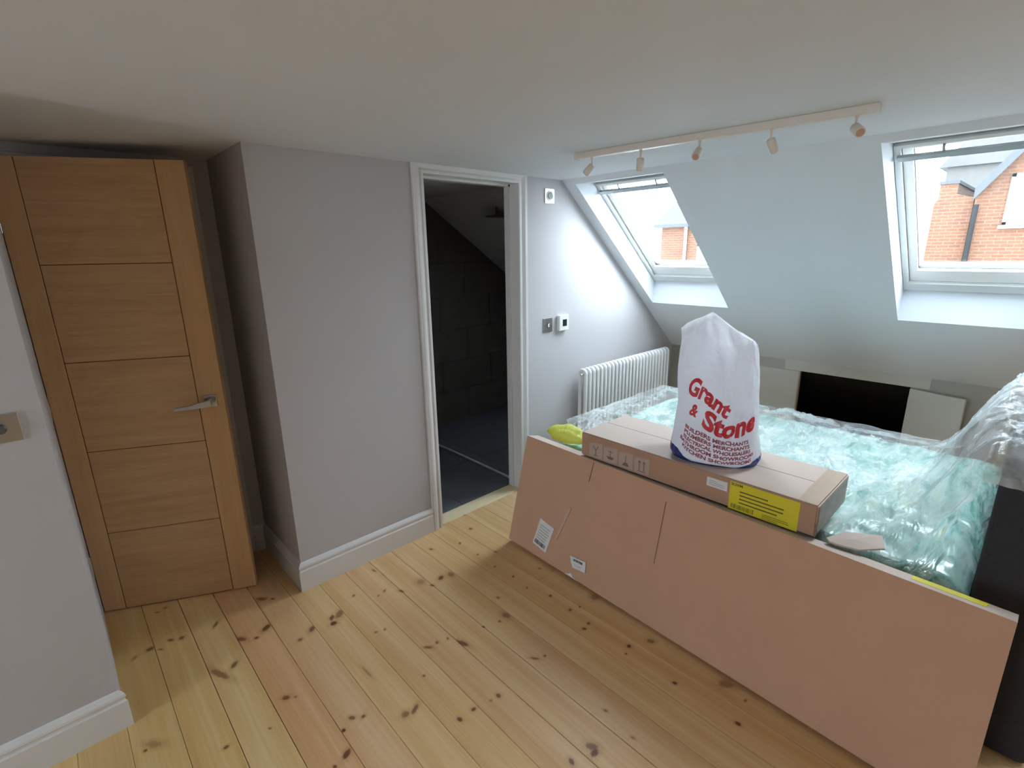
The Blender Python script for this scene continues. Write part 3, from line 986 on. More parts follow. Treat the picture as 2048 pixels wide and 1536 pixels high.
# subdivided slab so that the panel sags a little
NX, NY = 40, 10
g = {}
for side in (0, 1):
    for i in range(NX + 1):
        for j in range(NY + 1):
            x, y = BL * i / NX, BWD * j / NY
            edge = min(i, NX - i, (j) * 3, (NY - j) * 3) > 0
            dz = 0.004 * noise.noise(Vector((x * 2.2, y * 2.5, side * 7))) if edge else 0
            g[side, i, j] = bm.verts.new(bM @ Vector((x, y, (0 if side == 0 else -BT) + dz)))
for i in range(NX):
    for j in range(NY):
        bm.faces.new([g[0, i, j], g[0, i + 1, j], g[0, i + 1, j + 1], g[0, i, j + 1]])
        bm.faces.new([g[1, i, j], g[1, i, j + 1], g[1, i + 1, j + 1], g[1, i + 1, j]])
for i in range(NX):
    for j in (0, NY):
        fc = bm.faces.new([g[0, i, j], g[1, i, j], g[1, i + 1, j], g[0, i + 1, j]])
        if j == NY:
            fc.material_index = 1
for j in range(NY):
    for i in (0, NX):
        bm.faces.new([g[0, i, j], g[0, i, j + 1], g[1, i, j + 1], g[1, i, j]])
bmesh.ops.recalc_face_normals(bm, faces=bm.faces[:])
me = bpy.data.meshes.new('carton')
bm.to_mesh(me)
bm.free()
me.materials.append(M['brown'])
me.materials.append(M['kraft'])
co = link(bpy.data.objects.new('carton', me))
co.parent = fb
co.matrix_parent_inverse = Matrix.Translation(fb.location).inverted()


def bxy(pts, off=0.0012):
    return [bM @ Vector((x, y, off + 0.004)) for x, y in pts]


def patch(name, pts, mat, parent, fn, th=0.001):
    """thin flat sticker: polygon with thickness"""
    top = fn(pts, th)
    bot = fn(pts, -0.004)
    n = len(pts)
    mb = MB().add(top + bot, [tuple(range(n)), tuple(range(2 * n - 1, n - 1, -1))] + [(i, (i + 1) % n, n + (i + 1) % n, n + i) for i in range(n)])
    return mb.build(name, mat, parent, True)


def bars(name, o, ux, uy, wid, hgt, mat, parent, fn, off=0.0018, n=16, seed=1, kind='barcode'):
    """ink bars inside the parallelogram o + ux*wid, uy*hgt"""
    rr = random.Random(seed)
    mb = MB()
    o, ux, uy = Vector(o), Vector(ux), Vector(uy)
    if kind == 'barcode':
        t = 0.0
        while t < 0.97:
            w = rr.choice((0.012, 0.02, 0.034))
            a = o + ux * wid * t
            b = o + ux * wid * min(1, t + w)
            q = [a, b, b + uy * hgt, a + uy * hgt]
            mb.add(fn([(p.x, p.y) for p in q], off), [(0, 1, 2, 3)])
            t += w + rr.choice((0.012, 0.02, 0.03))
    else:
        for k in range(n):
            a = o + uy * hgt * (k / n)
            ln = rr.uniform(0.45, 1.0)
            b = a + ux * wid * ln
            c = uy * hgt * 0.35 / n
            mb.add(fn([(p.x, p.y) for p in (a, b, b + c, a + c)], off), [(0, 1, 2, 3)])
    return mb.build(name, mat, parent, True)


lab = patch('shipping_label', [(0.187, 0.060), (0.289, 0.045), (0.315, 0.190), (0.211, 0.206)], M['label'], fb, bxy)
ux, uy = Vector((0.102, -0.015)), Vector((0.025, 0.146))
bars('barcode', (0.187 + .010, 0.060 + .010), ux.normalized(), uy.normalized(), 0.082, 0.022, M['ink'], lab, bxy, 0.0018, seed=3)
bars('print_lines', (0.187 + .020, 0.060 + .040), ux.normalized(), uy.normalized(), 0.080, 0.09, M['greyink'], lab, bxy, 0.0018, n=6, seed=5, kind='lines')
lab = patch('torn_label', [(0.448, 0.104), (0.550, 0.114), (0.556, 0.062), (0.479, 0.054), (0.462, 0.075)], M['label'], fb, bxy)
bars('barcode', (0.474, 0.088), (1, 0.06), (0, 1), 0.062, 0.012, M['ink'], lab, bxy, 0.0018, seed=9)
bars('print_lines', (0.485, 0.068), (1, 0.06), (0, 1), 0.060, 0.012, M['greyink'], lab, bxy, 0.0018, n=2, seed=11, kind='lines')
patch('tape_scrap', [(0.385, 0.335), (0.400, 0.337), (0.392, 0.30), (0.345, 0.140), (0.330, 0.135), (0.372, 0.29)], M['scuff'], fb, bxy, 0.0006)
patch('torn_edge', [(0.436, 0.003), (0.456, 0.010), (0.472, 0.022), (0.484, 0.018), (0.486, 0.008), (0.536, 0.003)], M['label'], fb, bxy, 0.0006)
for (xa, ya, xb, yb_) in ((0.481, 0.60, 0.474, 0.50), (0.894, 0.553, 0.897, 0.272)):
    w = 0.0012
    patch('crease', [(xa - w, ya), (xa + w, ya), (xb + w, yb_), (xb - w, yb_)], M['fold'], fb, bxy, -0.0008)
# yellow tape along the top edge
def btop(pts, off=0.001):
    return [bM @ Vector((x, BWD + off, -z)) for x, z in pts]


patch('yellow_tape', [(1.73, 0.036), (1.905, 0.034), (1.91, 0.080), (1.73, 0.082)], M['yellow'], fb, btop)

# ================================================================== BED WITH WRAPPED MATTRESS
bed = empty('bed', (2.75, 0.9, 0))
tag(bed, 'bed with charcoal upholstered headboard and mattress in green-tinted plastic wrap', 'bed')
MB().cbox(2.03, 3.36, 0.015, 1.80, 0.03, 0.27, 0.02).build('bed_base', M['darkbase'], bed, True)
for x in (2.16, 3.30):
    for y in (0.10, 1.72):
        MB().tube([(x, y, 0.0), (x, y, 0.035)], 0.025, 12).build('foot', M['black'], bed, True)
# headboard with rounded edges, made deeper to stand in for the shade beside it
hb = bmesh.new()
bmesh.ops.create_cube(hb, size=1)
for v in hb.verts:
    v.co = Vector((2.70 + v.co.x * 1.40, -0.104 + v.co.y * 0.225, 0.465 + v.co.z * 0.93))
bmesh.ops.bevel(hb, geom=hb.edges[:], offset=0.028, segments=4, profile=0.5, affect='EDGES')
me = bpy.data.meshes.new('headboard')
hb.to_mesh(me)
hb.free()
me.materials.append(M['fabric'])
for p in me.polygons:
    p.use_smooth = True
ho = link(bpy.data.objects.new('headboard', me))
ho.parent = bed
ho.matrix_parent_inverse = Matrix.Translation(bed.location).inverted()


def sstep(a, b, x):
    t = max(0.0, min(1.0, (x - a) / (b - a)))
    return t * t * (3 - 2 * t)


def ridge(x, y, s, seed):
    return 1 - abs(noise.noise(Vector((x * s, y * s, seed)))) * 2.2


# mattress: pillow-edged block with wrinkled wrap
MX0, MX1, MY0, MY1, MZ0, MZ1 = 1.990, 3.37, 0.010, 1.81, 0.27, 0.550
bm = bmesh.new()
NX, NY = 64, 90
top = {}
for i in range(NX + 1):
    for j in range(NY + 1):
        x = MX0 + (MX1 - MX0) * i / NX
        y = MY0 + (MY1 - MY0) * j / NY
        ed = min(x - MX0, MX1 - x, y - MY0, MY1 - y)
        z = MZ1 - 0.035 * (1 - sstep(0, 0.05, ed))
        wr = 0.010 * ridge(x * 0.8, y * 2.4, 3.0, 2.0) + 0.006 * ridge(x, y * 2, 8.0, 5.0)
        top[i, j] = bm.verts.new((x, y, z + wr - 0.008))
for i in range(NX):
    for j in range(NY):
        bm.faces.new([top[i, j], top[i + 1, j], top[i + 1, j + 1], top[i, j + 1]])
rim = [top[i, 0] for i in range(NX)] + [top[NX, j] for j in range(NY)] + [top[i, NY] for i in range(NX, 0, -1)] + [top[0, j] for j in range(NY, 0, -1)]
lowr = [bm.verts.new((v.co.x, v.co.y, MZ0)) for v in rim]
n = len(rim)
for k in range(n):
    bm.faces.new([rim[k], lowr[k], lowr[(k + 1) % n], rim[(k + 1) % n]])
bm.faces.new(lowr)
bmesh.ops.recalc_face_normals(bm, faces=bm.faces[:])
for q in bm.faces:
    q.smooth = True
me = bpy.data.meshes.new('mattress')
bm.to_mesh(me)
bm.free()
me.materials.append(M['wrap'])
mo = link(bpy.data.objects.new('mattress', me))
mo.parent = bed
mo.matrix_parent_inverse = Matrix.Translation(bed.location).inverted()

# ================================================================== LOOSE POLYTHENE SHEET OVER THE BED
def gauss(x, y, cx, cy, sx, sy, a=0.0):
    dx, dy = x - cx, y - cy
    c, s = math.cos(a), math.sin(a)
    u_, v_ = dx * c + dy * s, -dx * s + dy * c
    return math.exp(-(u_ / sx) ** 2 - (v_ / sy) ** 2)


def film_z(x, y):
    z = 0.574
    z -= 0.22 * sstep(3.30, 3.52, x)
    z -= 0.16 * sstep(1.80, 2.00, y) * (1 - sstep(2.2, 2.7, x) * 0.3)
    climb = sstep(0.30, 0.02, y)
    z += 0.43 * climb ** 1.15
    wx = 0.06 * noise.noise(Vector((x * 4, y * 4, 11)))
    wy = 0.06 * noise.noise(Vector((x * 4, y * 4, 31)))
    X, Y = x + wx, y + wy
    z += 0.016 * ridge(X * 0.6, Y, 5.0, 1.0) + 0.008 * ridge(X, Y * 1.5, 10.0, 4.0)
    # crumpled facets: every cell of a random tiling is tilted its own way
    for fq, am in ((7.0, 0.38), (15.0, 0.42), (30.0, 0.32)):
        dd_, pp = noise.voronoi(Vector((X * fq * 0.8, Y * fq * 1.2, 0.37 * fq)))
        c_ = pp[0]
        hsh = noise.noise(c_ * 3.1 + Vector((7, 3, 1)))
        hs2 = noise.noise(c_ * 2.7 + Vector((1, 9, 4)))
        z += am * ((X * fq * 0.8 - c_.x) * hsh + (Y * fq * 1.2 - c_.y) * hs2) / fq
        z += 0.05 / fq * max(0.0, 1 - (dd_[1] - dd_[0]) * 4)
    # under the parcel box the sheet is pressed flat
    pr = sstep(1.59, 1.525, y) * sstep(0.335, 0.40, y) * sstep(2.33, 2.268, x)
    z = z * (1 - pr) + 0.590 * pr
    p2 = sstep(2.09, 2.05, x) * sstep(0.20, 0.23, y) * sstep(0.46, 0.42, y)
    z = z * (1 - p2) + 0.580 * p2
    z += (1 - pr) * 0.060 * gauss(x, y, 2.42, 1.80, 0.18, 0.11)
    z += 0.05 * gauss(x, y, 3.20, 1.60, 0.25, 0.22)
    z += 0.085 * gauss(x, y, 3.20, 1.19, 0.08, 0.05)
    z += 0.060 * gauss(x, y, 3.22, 0.95, 0.12, 0.12) * (0.5 + 1.2 * abs(noise.noise(Vector((x * 12, y * 12, 3)))))
    z += (1 - pr) * 0.060 * gauss(x, y, 2.42, 0.25, 0.55, 0.060, -0.50)
    if x < 3.34 and y < 1.78:
        z = max(z, 0.566 + 0.004 * noise.noise(Vector((x * 20, y * 20, 2))))
    return z


bm = bmesh.new()
lay = bm.verts.layers.float.new('density')
NY, NX = 400, 280
gv = {}
for j in range(NY + 1):
    y = 1.985 + (-0.200 - 1.985) * j / NY
    xa = 1.985 + 0.012 * noise.noise(Vector((y * 5, 0, 0)))
    if y > 1.5:
        xa += 0.16 * sstep(1.5, 1.60, y)
    if y < 0.03:
        xa = 2.01
    if y > 1.8:
        xa += (y - 1.8) * 0.9
    xb_ = 3.48 + 0.03 * noise.noise(Vector((y * 7, 5, 0)))
    if y < 0.03:
        xb_ = 3.45
    for i in range(NX + 1):
        x = xa + (xb_ - xa) * i / NX
        z = film_z(x, y)
        jx = 0.012 * noise.noise(Vector((x * 9, y * 9, 20)))
        jy = 0.012 * noise.noise(Vector((x * 9, y * 9, 40)))
        droop = 0.16 * sstep(0.34, 0.16, y) * (1 - sstep(0.0, 0.16, x - xa))
        if y < 0.05:
            z = max(z, 0.950)
            jy = 0
            jx = 0
            if i < 14:      # the sheet hangs down over the end of the headboard
                x = 1.975 - 0.012 * abs(noise.noise(Vector((y * 30, 1, 1))))
                zl = 0.922 + 0.012 * noise.noise(Vector((y * 25, 7, 0)))
                z = zl + (0.952 - zl) * i / 14
        else:
            z = max(z - droop, 0.566)
        v = bm.verts.new((max(x + jx, 1.960), y + jy, z))
        dens = 0.40
        dens += 0.40 * gauss(x, y, 2.45, 1.86, 0.34, 0.16)
        dens += 0.25 * sstep(0.34, 0.15, y) * sstep(2.15, 2.5, x)
        dens += 0.45 * gauss(x, y, 2.45, 0.26, 0.65, 0.085, -0.50)
        dens += 0.36 * gauss(x, y, 2.85, 0.85, 0.50, 0.45)
        dens -= 0.28 * gauss(x, y, 2.05, 0.10, 0.28, 0.14)
        dens -= 0.18 * gauss(x, y, 2.9, 1.5, 0.6, 0.20)
        dens -= 0.28 * gauss(x, y, 2.32, 0.44, 0.20, 0.11)
        if y < 0.06:
            dens = max(dens, 0.70)
        v[lay] = max(-0.05, dens)
        gv[i, j] = v
for j in range(NY):
    for i in range(NX):
        q = bm.faces.new([gv[i, j], gv[i, j + 1], gv[i + 1, j + 1], gv[i + 1, j]])
        q.smooth = True
me = bpy.data.meshes.new('plastic_sheet')
bm.to_mesh(me)
bm.free()
me.materials.append(M['film'])
ps = link(bpy.data.objects.new('plastic_sheet', me))
tag(ps, 'crumpled clear plastic sheet spread over the bed and its headboard', 'plastic sheet')

# ================================================================== SMALLER BOX ON TOP
SBX0, SBX1, SBY0, SBY1, SBZ0, SBZ1 = 1.862, 2.236, 0.428, 1.495, 0.609, 0.731
sbx = empty('parcel_box', (2.05, 0.96, SBZ0))
tag(sbx, 'shallow tan cardboard box with yellow label lying on top of the long box and bed', 'cardboard box')
mb = MB()
NXX, NYY = 10, 28
bm = bmesh.new()
bmesh.ops.create_cube(bm, size=1)
for v in bm.verts:
    v.co = Vector(((SBX0 + SBX1) / 2 + v.co.x * (SBX1 - SBX0), (SBY0 + SBY1) / 2 + v.co.y * (SBY1 - SBY0), (SBZ0 + SBZ1) / 2 + v.co.z * (SBZ1 - SBZ0)))
bmesh.ops.bevel(bm, geom=bm.edges[:], offset=0.005, segments=2, affect='EDGES')
for q in bm.faces:
    if q.normal.z > 0.7:
        q.material_index = 1
me = bpy.data.meshes.new('carton')
bm.to_mesh(me)
bm.free()
me.materials.append(M['brown2'])
me.materials.append(M['kraft'])
co = link(bpy.data.objects.new('carton', me))
co.parent = sbx
co.matrix_parent_inverse = Matrix.Translation(sbx.location).inverted()


def sfront(pts, off=0.001):
    return [Vector((SBX0 - off, y, z)) for y, z in pts]


def stop(pts, off=0.001):
    return [Vector((x, y, SBZ1 + off)) for x, y in pts]


def send(pts, off=0.001):
    return [Vector((x, SBY0 - off, z)) for x, z in pts]


# flap seam and packing tape
patch('flap_seam', [(2.062, SBY0 + .008), (2.066, SBY0 + .008), (2.066, SBY1 - .008), (2.062, SBY1 - .008)], M['brownink'], sbx, stop, 0.0003)
patch('packing_tape', [(1.872, SBY0 + .005), (2.228, SBY0 + .005), (2.228, SBY0 + .075), (1.872, SBY0 + .070)], M['browntape'], sbx, stop, 0.0005)
patch('end_tape', [(1.880, 0.612), (2.222, 0.612), (2.222, 0.722), (1.880, 0.722)], M['seal'], sbx, send, 0.0008)
patch('corner_tear', [(1.866, 0.608), (1.884, 0.612), (1.880, 0.700), (1.868, 0.715)], M['brownink'], sbx, send, 0.0010)
# handling marks: wine glass, keep dry, heavy load, this way up
ICON = [(1.444, 1.364), (1.356, 1.277), (1.268, 1.190), (1.182, 1.104)]
for k, (ya, yb) in enumerate(ICON):
    ic = patch('handling_mark', [(ya, 0.617), (yb, 0.620), (yb, 0.700), (ya, 0.690)], M['iconpaper'], sbx, sfront, 0.0005)
    cy, cz = (ya + yb) / 2, 0.655
    mb = MB()

    def seg(y0, z0, y1, z1, w):
        dv = Vector((y1 - y0, z1 - z0)).normalized()
        nv = Vector((-dv.y, dv.x)) * w
        mb.add(sfront([(y0 + nv.x, z0 + nv.y), (y1 + nv.x, z1 + nv.y), (y1 - nv.x, z1 - nv.y), (y0 - nv.x, z0 - nv.y)], 0.0010), [(0, 1, 2, 3)])
    if k == 0:
        for s in (-1, 1):
            seg(cy + s * .016, cz + .026, cy, cz + .002, .0022)
        seg(cy, cz + .002, cy, cz - .024, .0022)
        seg(cy - .012, cz - .025, cy + .012, cz - .025, .002)
    elif k == 1:
        seg(cy, cz + .024, cy, cz - .006, .002)
        mb.add(sfront([(cy - .022, cz - .006), (cy - .012, cz - .020), (cy + .012, cz - .020), (cy + .022, cz - .006)], .0010), [(0, 1, 2, 3)])
        seg(cy - .014, cz + .02, cy + .014, cz + .02, .0015)
    elif k == 2:
        seg(cy, cz + .026, cy, cz - .006, .002)
        mb.add(sfront([(cy - .020, cz - .026), (cy - .008, cz - .008), (cy + .008, cz - .008), (cy + .020, cz - .026)], .0010), [(0, 1, 2, 3)])
    else:
        for s in (-1, 1):
            seg(cy + s * .012, cz - .022, cy + s * .012, cz + .024, .002)
            seg(cy + s * .012 - .007, cz + .014, cy + s * .012, cz + .025, .0018)
            seg(cy + s * .012 + .007, cz + .014, cy + s * .012, cz + .025, .0018)
        seg(cy - .022, cz - .026, cy + .022, cz - .026, .0018)
    mb.build('symbol', M['brownink'], ic, True)
lab = patch('white_sticker', [(0.835, 0.671), (0.750, 0.671), (0.750, 0.710), (0.835, 0.710)], M['label'], sbx, sfront)
bars('print_lines', (0.825, 0.680), (-1, 0), (0, 1), 0.065, 0.024, M['greyink'], lab, sfront, 0.0014, n=3, seed=2, kind='lines')
yl_ = patch('yellow_label', [(0.740, 0.606), (0.486, 0.606), (0.486, 0.723), (0.740, 0.723)], M['yellow'], sbx, sfront)
bars('barcode', (0.730, 0.612), (-1, 0), (0, 1), 0.088, 0.019, M['yellowink'], yl_, sfront, 0.0014, seed=8)
bars('print_lines', (0.700, 0.640), (-1, 0), (0, 1), 0.200, 0.062, M['yellowink'], yl_, sfront, 0.0014, n=4, seed=12, kind='lines')
bars('small_print', (0.610, 0.611), (-1, 0), (0, 1), 0.115, 0.022, M['yellowink'], yl_, sfront, 0.0014, n=3, seed=14, kind='lines')


def text_mesh(body, size, offset=0.0, shear=0.0, align='CENTER'):
    cu = bpy.data.curves.new('lettering', 'FONT')
    cu.body = body
    cu.size = size
    cu.align_x = align
    cu.offset = offset
    cu.shear = shear
    cu.resolution_u = 4
    o = bpy.data.objects.new('lettering', cu)
    COL.objects.link(o)
    bpy.context.view_layer.update()
    dg = bpy.context.evaluated_depsgraph_get()
    me = bpy.data.meshes.new_from_object(o.evaluated_get(dg))
    bm = bmesh.new()
    bm.from_mesh(me)
    bpy.data.objects.remove(o)
    bpy.data.curves.remove(cu)
    bpy.data.meshes.remove(me)
    return bm


def place_text(bm, fn, name, mat, parent, cuts=0):
    bmesh.ops.triangulate(bm, faces=bm.faces[:])
    if cuts:
        for _ in range(cuts):
            es = [e_ for e_ in bm.edges if e_.calc_length() > 0.012]
            if es:
                bmesh.ops.subdivide_edges(bm, edges=es, cuts=1)
                bmesh.ops.triangulate(bm, faces=bm.faces[:])
    bm.verts.index_update()
    vs = [fn(v.co.x, v.co.y) for v in bm.verts]
    fs = [[v.index for v in q.verts] for q in bm.faces]
    bm.free()
    return MB().add(vs, fs).build(name, mat, parent, True)


# the label sits upside down on the box
place_text(text_mesh('MADE', 0.020, 0.0006, 0, 'LEFT'), lambda a, b: Vector((SBX0 - 0.0014, 0.690 + a * 0.85, 0.719 - b * 0.8)), 'label_lettering', M['yellowink'], yl_)

# ================================================================== PRINTED CARRIER BAG
C = Vector((2.035, 0.890, SBZ1 + 0.001))
ev = Vector((C.x, C.y, 0)).normalized()
rv = Vector((ev.y, -ev.x, 0))
bag = empty('carrier_bag', C)
tag(bag, 'full white plastic carrier bag with red lettering standing on the tan box', 'carrier bag')
LS = [(0.0, -0.175), (0.03, -0.186), (0.127, -0.174), (0.244, -0.170), (0.334, -0.175), (0.466, -0.176), (0.51, -0.172), (0.552, -0.178), (0.64, -0.17)]
RS = [(0.0, 0.170), (0.03, 0.182), (0.06, 0.176), (0.169, 0.158), (0.362, 0.141), (0.486, 0.129), (0.52, 0.116), (0.64, 0.10)]
TS = [(-0.185, 0.545), (-0.156, 0.578), (-0.10, 0.605), (-0.062, 0.626), (-0.045, 0.618), (-0.011, 0.591), (0.049, 0.547), (0.116, 0.512), (0.14, 0.480)]


def lerp(tab, x):
    if x <= tab[0][0]:
        return tab[0][1]
    for (a, va), (b, vb) in zip(tab[:-1], tab[1:]):
        if x <= b:
            return va + (vb - va) * (x - a) / (b - a)
    return tab[-1][1]


DEP = [(0.0, 0.120), (0.03, 0.150), (0.12, 0.158), (0.25, 0.140), (0.40, 0.095), (0.52, 0.045), (0.62, 0.010)]


def bag_pt(u_, v_, push=0.0):
    """u_ round the bag (pi/2 faces the camera), v_ 0..1 up the side"""
    cu, su = math.cos(u_), math.sin(u_)
    ce = cu
    se = math.copysign(abs(su) ** 0.75, su)
    h = v_ * 0.50
    for _ in range(3):
        lx, rx = lerp(LS, h), lerp(RS, h)
        x = (lx + rx) / 2 + (rx - lx) / 2 * ce
        h = v_ * lerp(TS, x)
    dp = lerp(DEP, h)
    k = Vector((ce * 3, se * 3, h * 7))
    fold = 0.011 * noise.noise(k) + 0.006 * noise.noise(k * 2.7 + Vector((4, 0, 0)))
    # slack crease running from the right side down to the middle
    cr = math.exp(-((x - (0.055 + (h - 0.14) * 0.55)) / 0.016) ** 2) * sstep(0.05, 0.13, h) * sstep(0.34, 0.2, h)
    fold -= 0.016 * cr * max(0.0, su)
    fold *= sstep(0.0, 0.04, h)
    dd = dp * se + (fold + push) * se / max(0.35, abs(se)) * (1 if abs(se) > .02 else 0)
    x += 0.4 * (fold + push) * ce
    return C + rv * x - ev * dd + Vector((0, 0, h))


NU, NV = 96, 64
mb = MB()
vs = [bag_pt(2 * math.pi * i / NU, j / NV) for j in range(NV + 1) for i in range(NU)]
vs.append(C.copy())
fs, mi = [], []
for j in range(NV):
    for i in range(NU):
        fs.append((j * NU + i, j * NU + (i + 1) % NU, (j + 1) * NU + (i + 1) % NU, (j + 1) * NU + i))
b_ = MB()
for q in fs:
    pass
b_.add(vs, fs + [(len(vs) - 1, (i + 1) % NU, i) for i in range(NU)], 0, True)
b_.build('bag_body', M['bag'], bag, True)
# navy hem: a band that rises at the two bottom corners
hv, hf = [], []
HU, HV = 120, 6
for j in range(HV + 1):
    for i in range(HU + 1):
        u_ = math.pi * (-0.08 + 1.16 * i / HU)
        cx = math.cos(u_)
        lim = 0.010 + 0.052 * sstep(0.45, 1.0, abs(cx)) - 0.008 * sstep(0.1, 0.6, cx)
        hv.append(bag_pt(u_, (lim * j / HV) / 0.55, 0.0016))
for j in range(HV):
    for i in range(HU):
        hf.append((j * (HU + 1) + i, j * (HU + 1) + i + 1, (j + 1) * (HU + 1) + i + 1, (j + 1) * (HU + 1) + i))
MB().add(hv, hf, 0, True).build('navy_hem', M['bagblue'], bag, True)


def bag_map(tilt, a0, b0, rad=0.165, hh=0.545, push=0.0026, curl=0.0, wide=1.0):
    ct, st = math.cos(tilt), math.sin(tilt)

    def fn(a, b):
        a *= wide
        x = a * ct - b * st + a0
        y = a * st + b * ct + b0 + curl * x * x
        return bag_pt(math.pi / 2 - x / rad, max(0.004, y / hh), push)
    return fn


place_text(text_mesh('Grant', 0.089, 0.0036, 0.10), bag_map(-0.34, -0.046, 0.244, curl=0.5, wide=0.84), 'red_lettering', M['red'], bag, 4)
place_text(text_mesh('&', 0.060, 0.0024, 0.1), bag_map(-0.30, -0.098, 0.190, curl=0.5, wide=0.85), 'red_lettering', M['red'], bag, 4)
place_text(text_mesh('Stone', 0.099, 0.0044, 0.08), bag_map(-0.16, 0.058, 0.132, curl=3.0, wide=0.99), 'red_lettering', M['red'], bag, 4)
LINES = ['BUILDERS MERCHANTS', 'PLUMBERS MERCHANTS', 'ELECTRICAL WHOLESALERS', 'BATHROOM SHOWROOMS', 'KITCHEN SHOWROOMS']
for k, t in enumerate(LINES):
    place_text(text_mesh(t, 0.0205, 0.0008), bag_map(-0.10, 0.006, 0.110 - k * 0.0210, curl=1.6, wide=1.24 if k != 2 else 1.08), 'maroon_lettering', M['maroon'], bag, 2)

# ================================================================== ODDMENTS BY THE BOXES
# crumpled yellow bag behind the far end of the long box
bm = bmesh.new()
bmesh.ops.create_uvsphere(bm, u_segments=32, v_segments=18, radius=1)
for v in bm.verts:
    c = v.co.copy()
    k = 1 + 0.22 * noise.noise(c * 1.7) + 0.10 * noise.noise(c * 4.5 + Vector((3, 0, 0)))
    z = c.z * k
    v.co = Vector((2.040 + c.x * k * 0.055 + 0.02 * z, 1.745 + c.y * k * 0.125, 0.598 + (z * 0.052 if z > -0.4 else -0.4 * 0.052)))
for q in bm.faces:
    q.smooth = True
me = bpy.data.meshes.new('yellow_bag')
bm.to_mesh(me)
bm.free()
me.materials.append(M['yellowbag'])
yo = link(bpy.data.objects.new('yellow_bag', me))
tag(yo, 'crumpled yellow plastic bag behind the far end of the long box', 'plastic bag')

# torn scrap of cardboard
sp = [(1.886, 0.396), (1.975, 0.361), (2.038, 0.262), (1.958, 0.237), (1.885, 0.296), (1.872, 0.339), (1.866, 0.381)]
mb = MB()
n = len(sp)


def sz(x, y):
    return 0.606 + 0.006 * noise.noise(Vector((x * 8, y * 8, 2)))


vs = [(x, y, sz(x, y) + 0.006) for x, y in sp] + [(x, y, sz(x, y)) for x, y in sp]
cx, cy = sum(p[0] for p in sp) / n, sum(p[1] for p in sp) / n
vs += [(cx, cy, sz(cx, cy) + 0.016), (cx, cy, sz(cx, cy) + 0.008)]
fs = [(i, (i + 1) % n, 2 * n) for i in range(n)] + [((i + 1) % n + n, i + n, 2 * n + 1) for i in range(n)] + [(i, n + i, n + (i + 1) % n, (i + 1) % n) for i in range(n)]
so_ = mb.add(vs, fs).build('cardboard_scrap', M['kraft'])
tag(so_, 'torn scrap of brown cardboard beside the end of the tan box', 'cardboard scrap')

# ================================================================== BATHROOM FITTINGS
tag(MB().cbox(2.262, 2.276, 2.46, 3.55, 0.001, 0.014, 0.002).build('screen_channel', M['white']), 'thin metal shower channel on the dark bathroom floor', 'shower channel')  # coloured white to stand in for the bright reflection on the metal
sh = empty('shower_head', (2.70, 3.05, 1.86))
MB().tube([(2.70, 3.05, 1.866), (2.70, 3.05, 1.872), (2.70, 3.05, 1.880)], [0.088, 0.090, 0.03], 28).build('rose', M['darksteel'], sh, True)
MB().tube([(2.70, 3.05, 1.876), (2.70, 3.05, bs(2.70) + 0.01)], 0.010, 10).build('drop_pipe', M['darksteel'], sh, True)
tag(sh, 'round dark metal shower head under the bathroom ceiling', 'shower head')

# ================================================================== HOUSES ACROSS THE STREET
GZ = -6.0
struct('ground_street', MB().box(6.5, 60, -30, 45, GZ - 0.2, GZ), M['street'])


def house_window(h, y0, y1, z0, z1, xw):
    w = MB()
    for a, b, c, d_ in ((y0, y1, z0, z0 + .07), (y0, y1, z1 - .07, z1), (y0, y0 + .07, z0, z1), (y1 - .07, y1, z0, z1), ((y0 + y1) / 2 - .03, (y0 + y1) / 2 + .03, z0, z1)):
        w.box(xw - 0.06, xw + 0.02, a, b, c, d_)
    w.box(xw - 0.10, xw, y0 - .05, y1 + .05, z0 - .07, z0)
    o = w.build('window', M['white'], h, True)
    MB().box(xw - 0.012, xw + 0.01, y0 + .05, y1 - .05, z0 + .05, z1 - .05).build('pane', M['dark_glass'], o, True)


# gabled house with a steep verge
h = empty('brick_house', (18, -1.2, GZ))
tag(h, 'orange brick gabled house outside the right-hand skylight', 'house')
MB().prism([(1.60, GZ), (1.60, 2.60), (-0.9, 6.1), (-3.4, 2.60), (-3.4, GZ)], 'x', 16.0, 24.0).build('brick_wall', M['brick'], h, True)
rf = MB()
for s0, s1 in (((1.612, 2.60), (-0.9, 6.12)), ((-3.6, 2.36), (-0.9, 6.20))):
    rf.prism([s0, s1, (s1[0], s1[1] + 0.20), (s0[0], s0[1] + 0.20)], 'x', 15.8, 24.2)
rf.build('roof', M['slateroof'], h, True)
bb_ = MB()
for s0, s1 in (((1.612, 2.54), (-0.9, 6.06)), ((-3.6, 2.30), (-0.9, 6.12))):
    bb_.prism([s0, s1, (s1[0], s1[1] + 0.26), (s0[0], s0[1] + 0.26)], 'x', 15.76, 15.80)
bb_.build('bargeboard', M['slateroof'], h, True)
house_window(h, 0.10, 1.06, 1.98, 3.05, 16.0)
house_window(h, -2.0, -1.0, 1.98, 3.05, 16.0)
MB().tube([(15.9, 1.55, 2.45), (15.9, 1.55, GZ)], 0.05, 8).build('downpipe', M['pipe'], h, True)
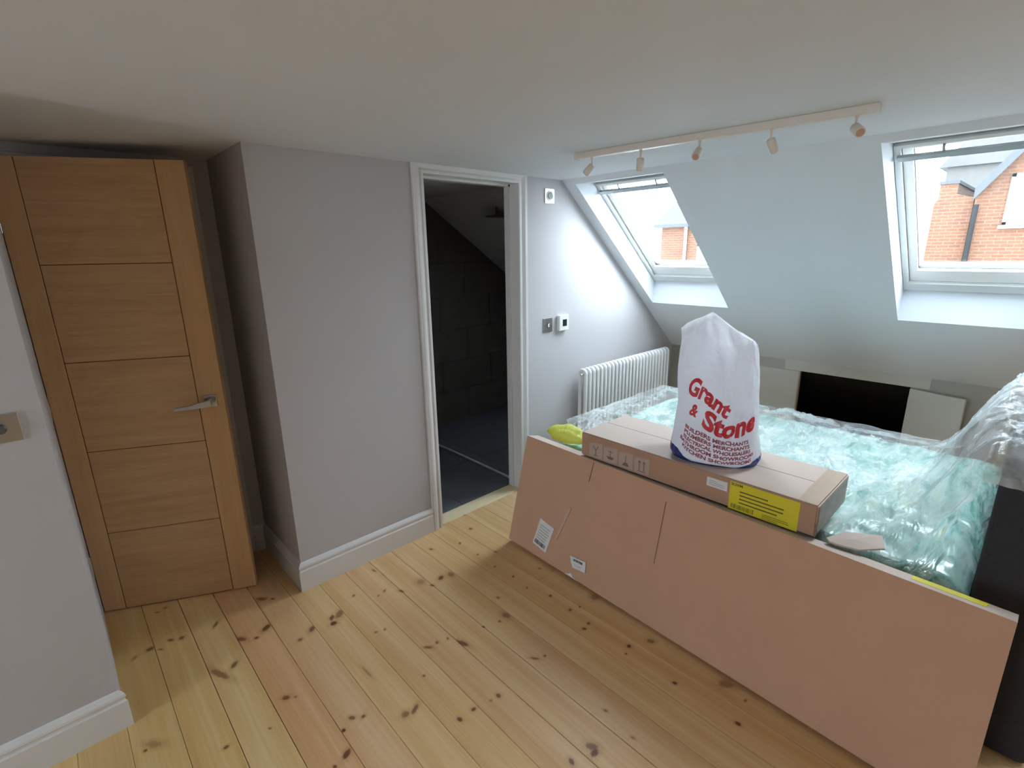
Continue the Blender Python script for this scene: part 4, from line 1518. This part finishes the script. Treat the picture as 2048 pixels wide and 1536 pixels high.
MB().box(15.9, 16.0, -3.4, 1.6, 1.02, 1.16).build('string_course', M['stone'], h, True)
# lower neighbour with a parapet and chimney stack
h = empty('brick_house', (18, 2.0, GZ))
tag(h, 'lower brick house with stepped parapet left of the gabled house', 'house')
MB().prism([(1.625, GZ), (1.625, 2.62), (1.95, 2.72), (1.95, 2.95), (2.28, 2.98), (2.28, 2.62), (2.34, 2.55), (2.36, GZ)], 'x', 16.1, 24.0).build('brick_wall', M['brick'], h, True)
MB().box(16.0, 16.1, 1.625, 2.36, 1.02, 1.16).build('string_course', M['stone'], h, True)
MB().box(16.05, 24.0, 1.93, 2.30, 2.95, 3.02).build('coping', M['slateroof'], h, True)
# far roof behind
h = empty('far_house', (34, 1.0, GZ))
tag(h, 'distant pale house roof behind the gabled house', 'house')
MB().prism([(4.4, GZ), (4.4, 5.0), (-4, 5.0), (-4, GZ)], 'x', 32, 40).build('brick_wall', M['farhouse'], h, True)
MB().prism([(4.7, 5.0), (2.4, 8.2), (-3.0, 8.2), (-4.3, 5.0)], 'x', 31.8, 40).build('roof', M['farhouse'], h, True)
# house seen through the left skylight
h = empty('brick_house', (18, 8.6, GZ))
tag(h, 'red brick house with grey hipped roof outside the left-hand skylight', 'house')
MB().box(16.0, 24, 7.0, 9.55, GZ, 2.38).build('brick_wall', M['brick'], h, True)
hp = MB()
hp.add([(15.8, 9.75, 2.36), (15.8, 6.8, 2.36), (24, 6.8, 2.36), (24, 9.75, 2.36), (16.6, 9.15, 3.35), (22, 8.9, 3.6), (15.8, 9.75, 2.26), (15.8, 6.8, 2.26), (24, 6.8, 2.26), (24, 9.75, 2.26)],
       [(0, 1, 4), (1, 2, 5, 4), (2, 3, 5), (3, 0, 4, 5), (0, 6, 7, 1), (1, 7, 8, 2), (2, 8, 9, 3), (3, 9, 6, 0), (6, 9, 8, 7)])
hp.build('roof', M['slateroof'], h, True)
MB().tube([(15.92, 8.62, 2.25), (15.92, 8.62, GZ)], 0.05, 8).build('downpipe', M['white'], h, True)
house_window(h, 7.3, 8.2, 0.3, 1.7, 16.0)
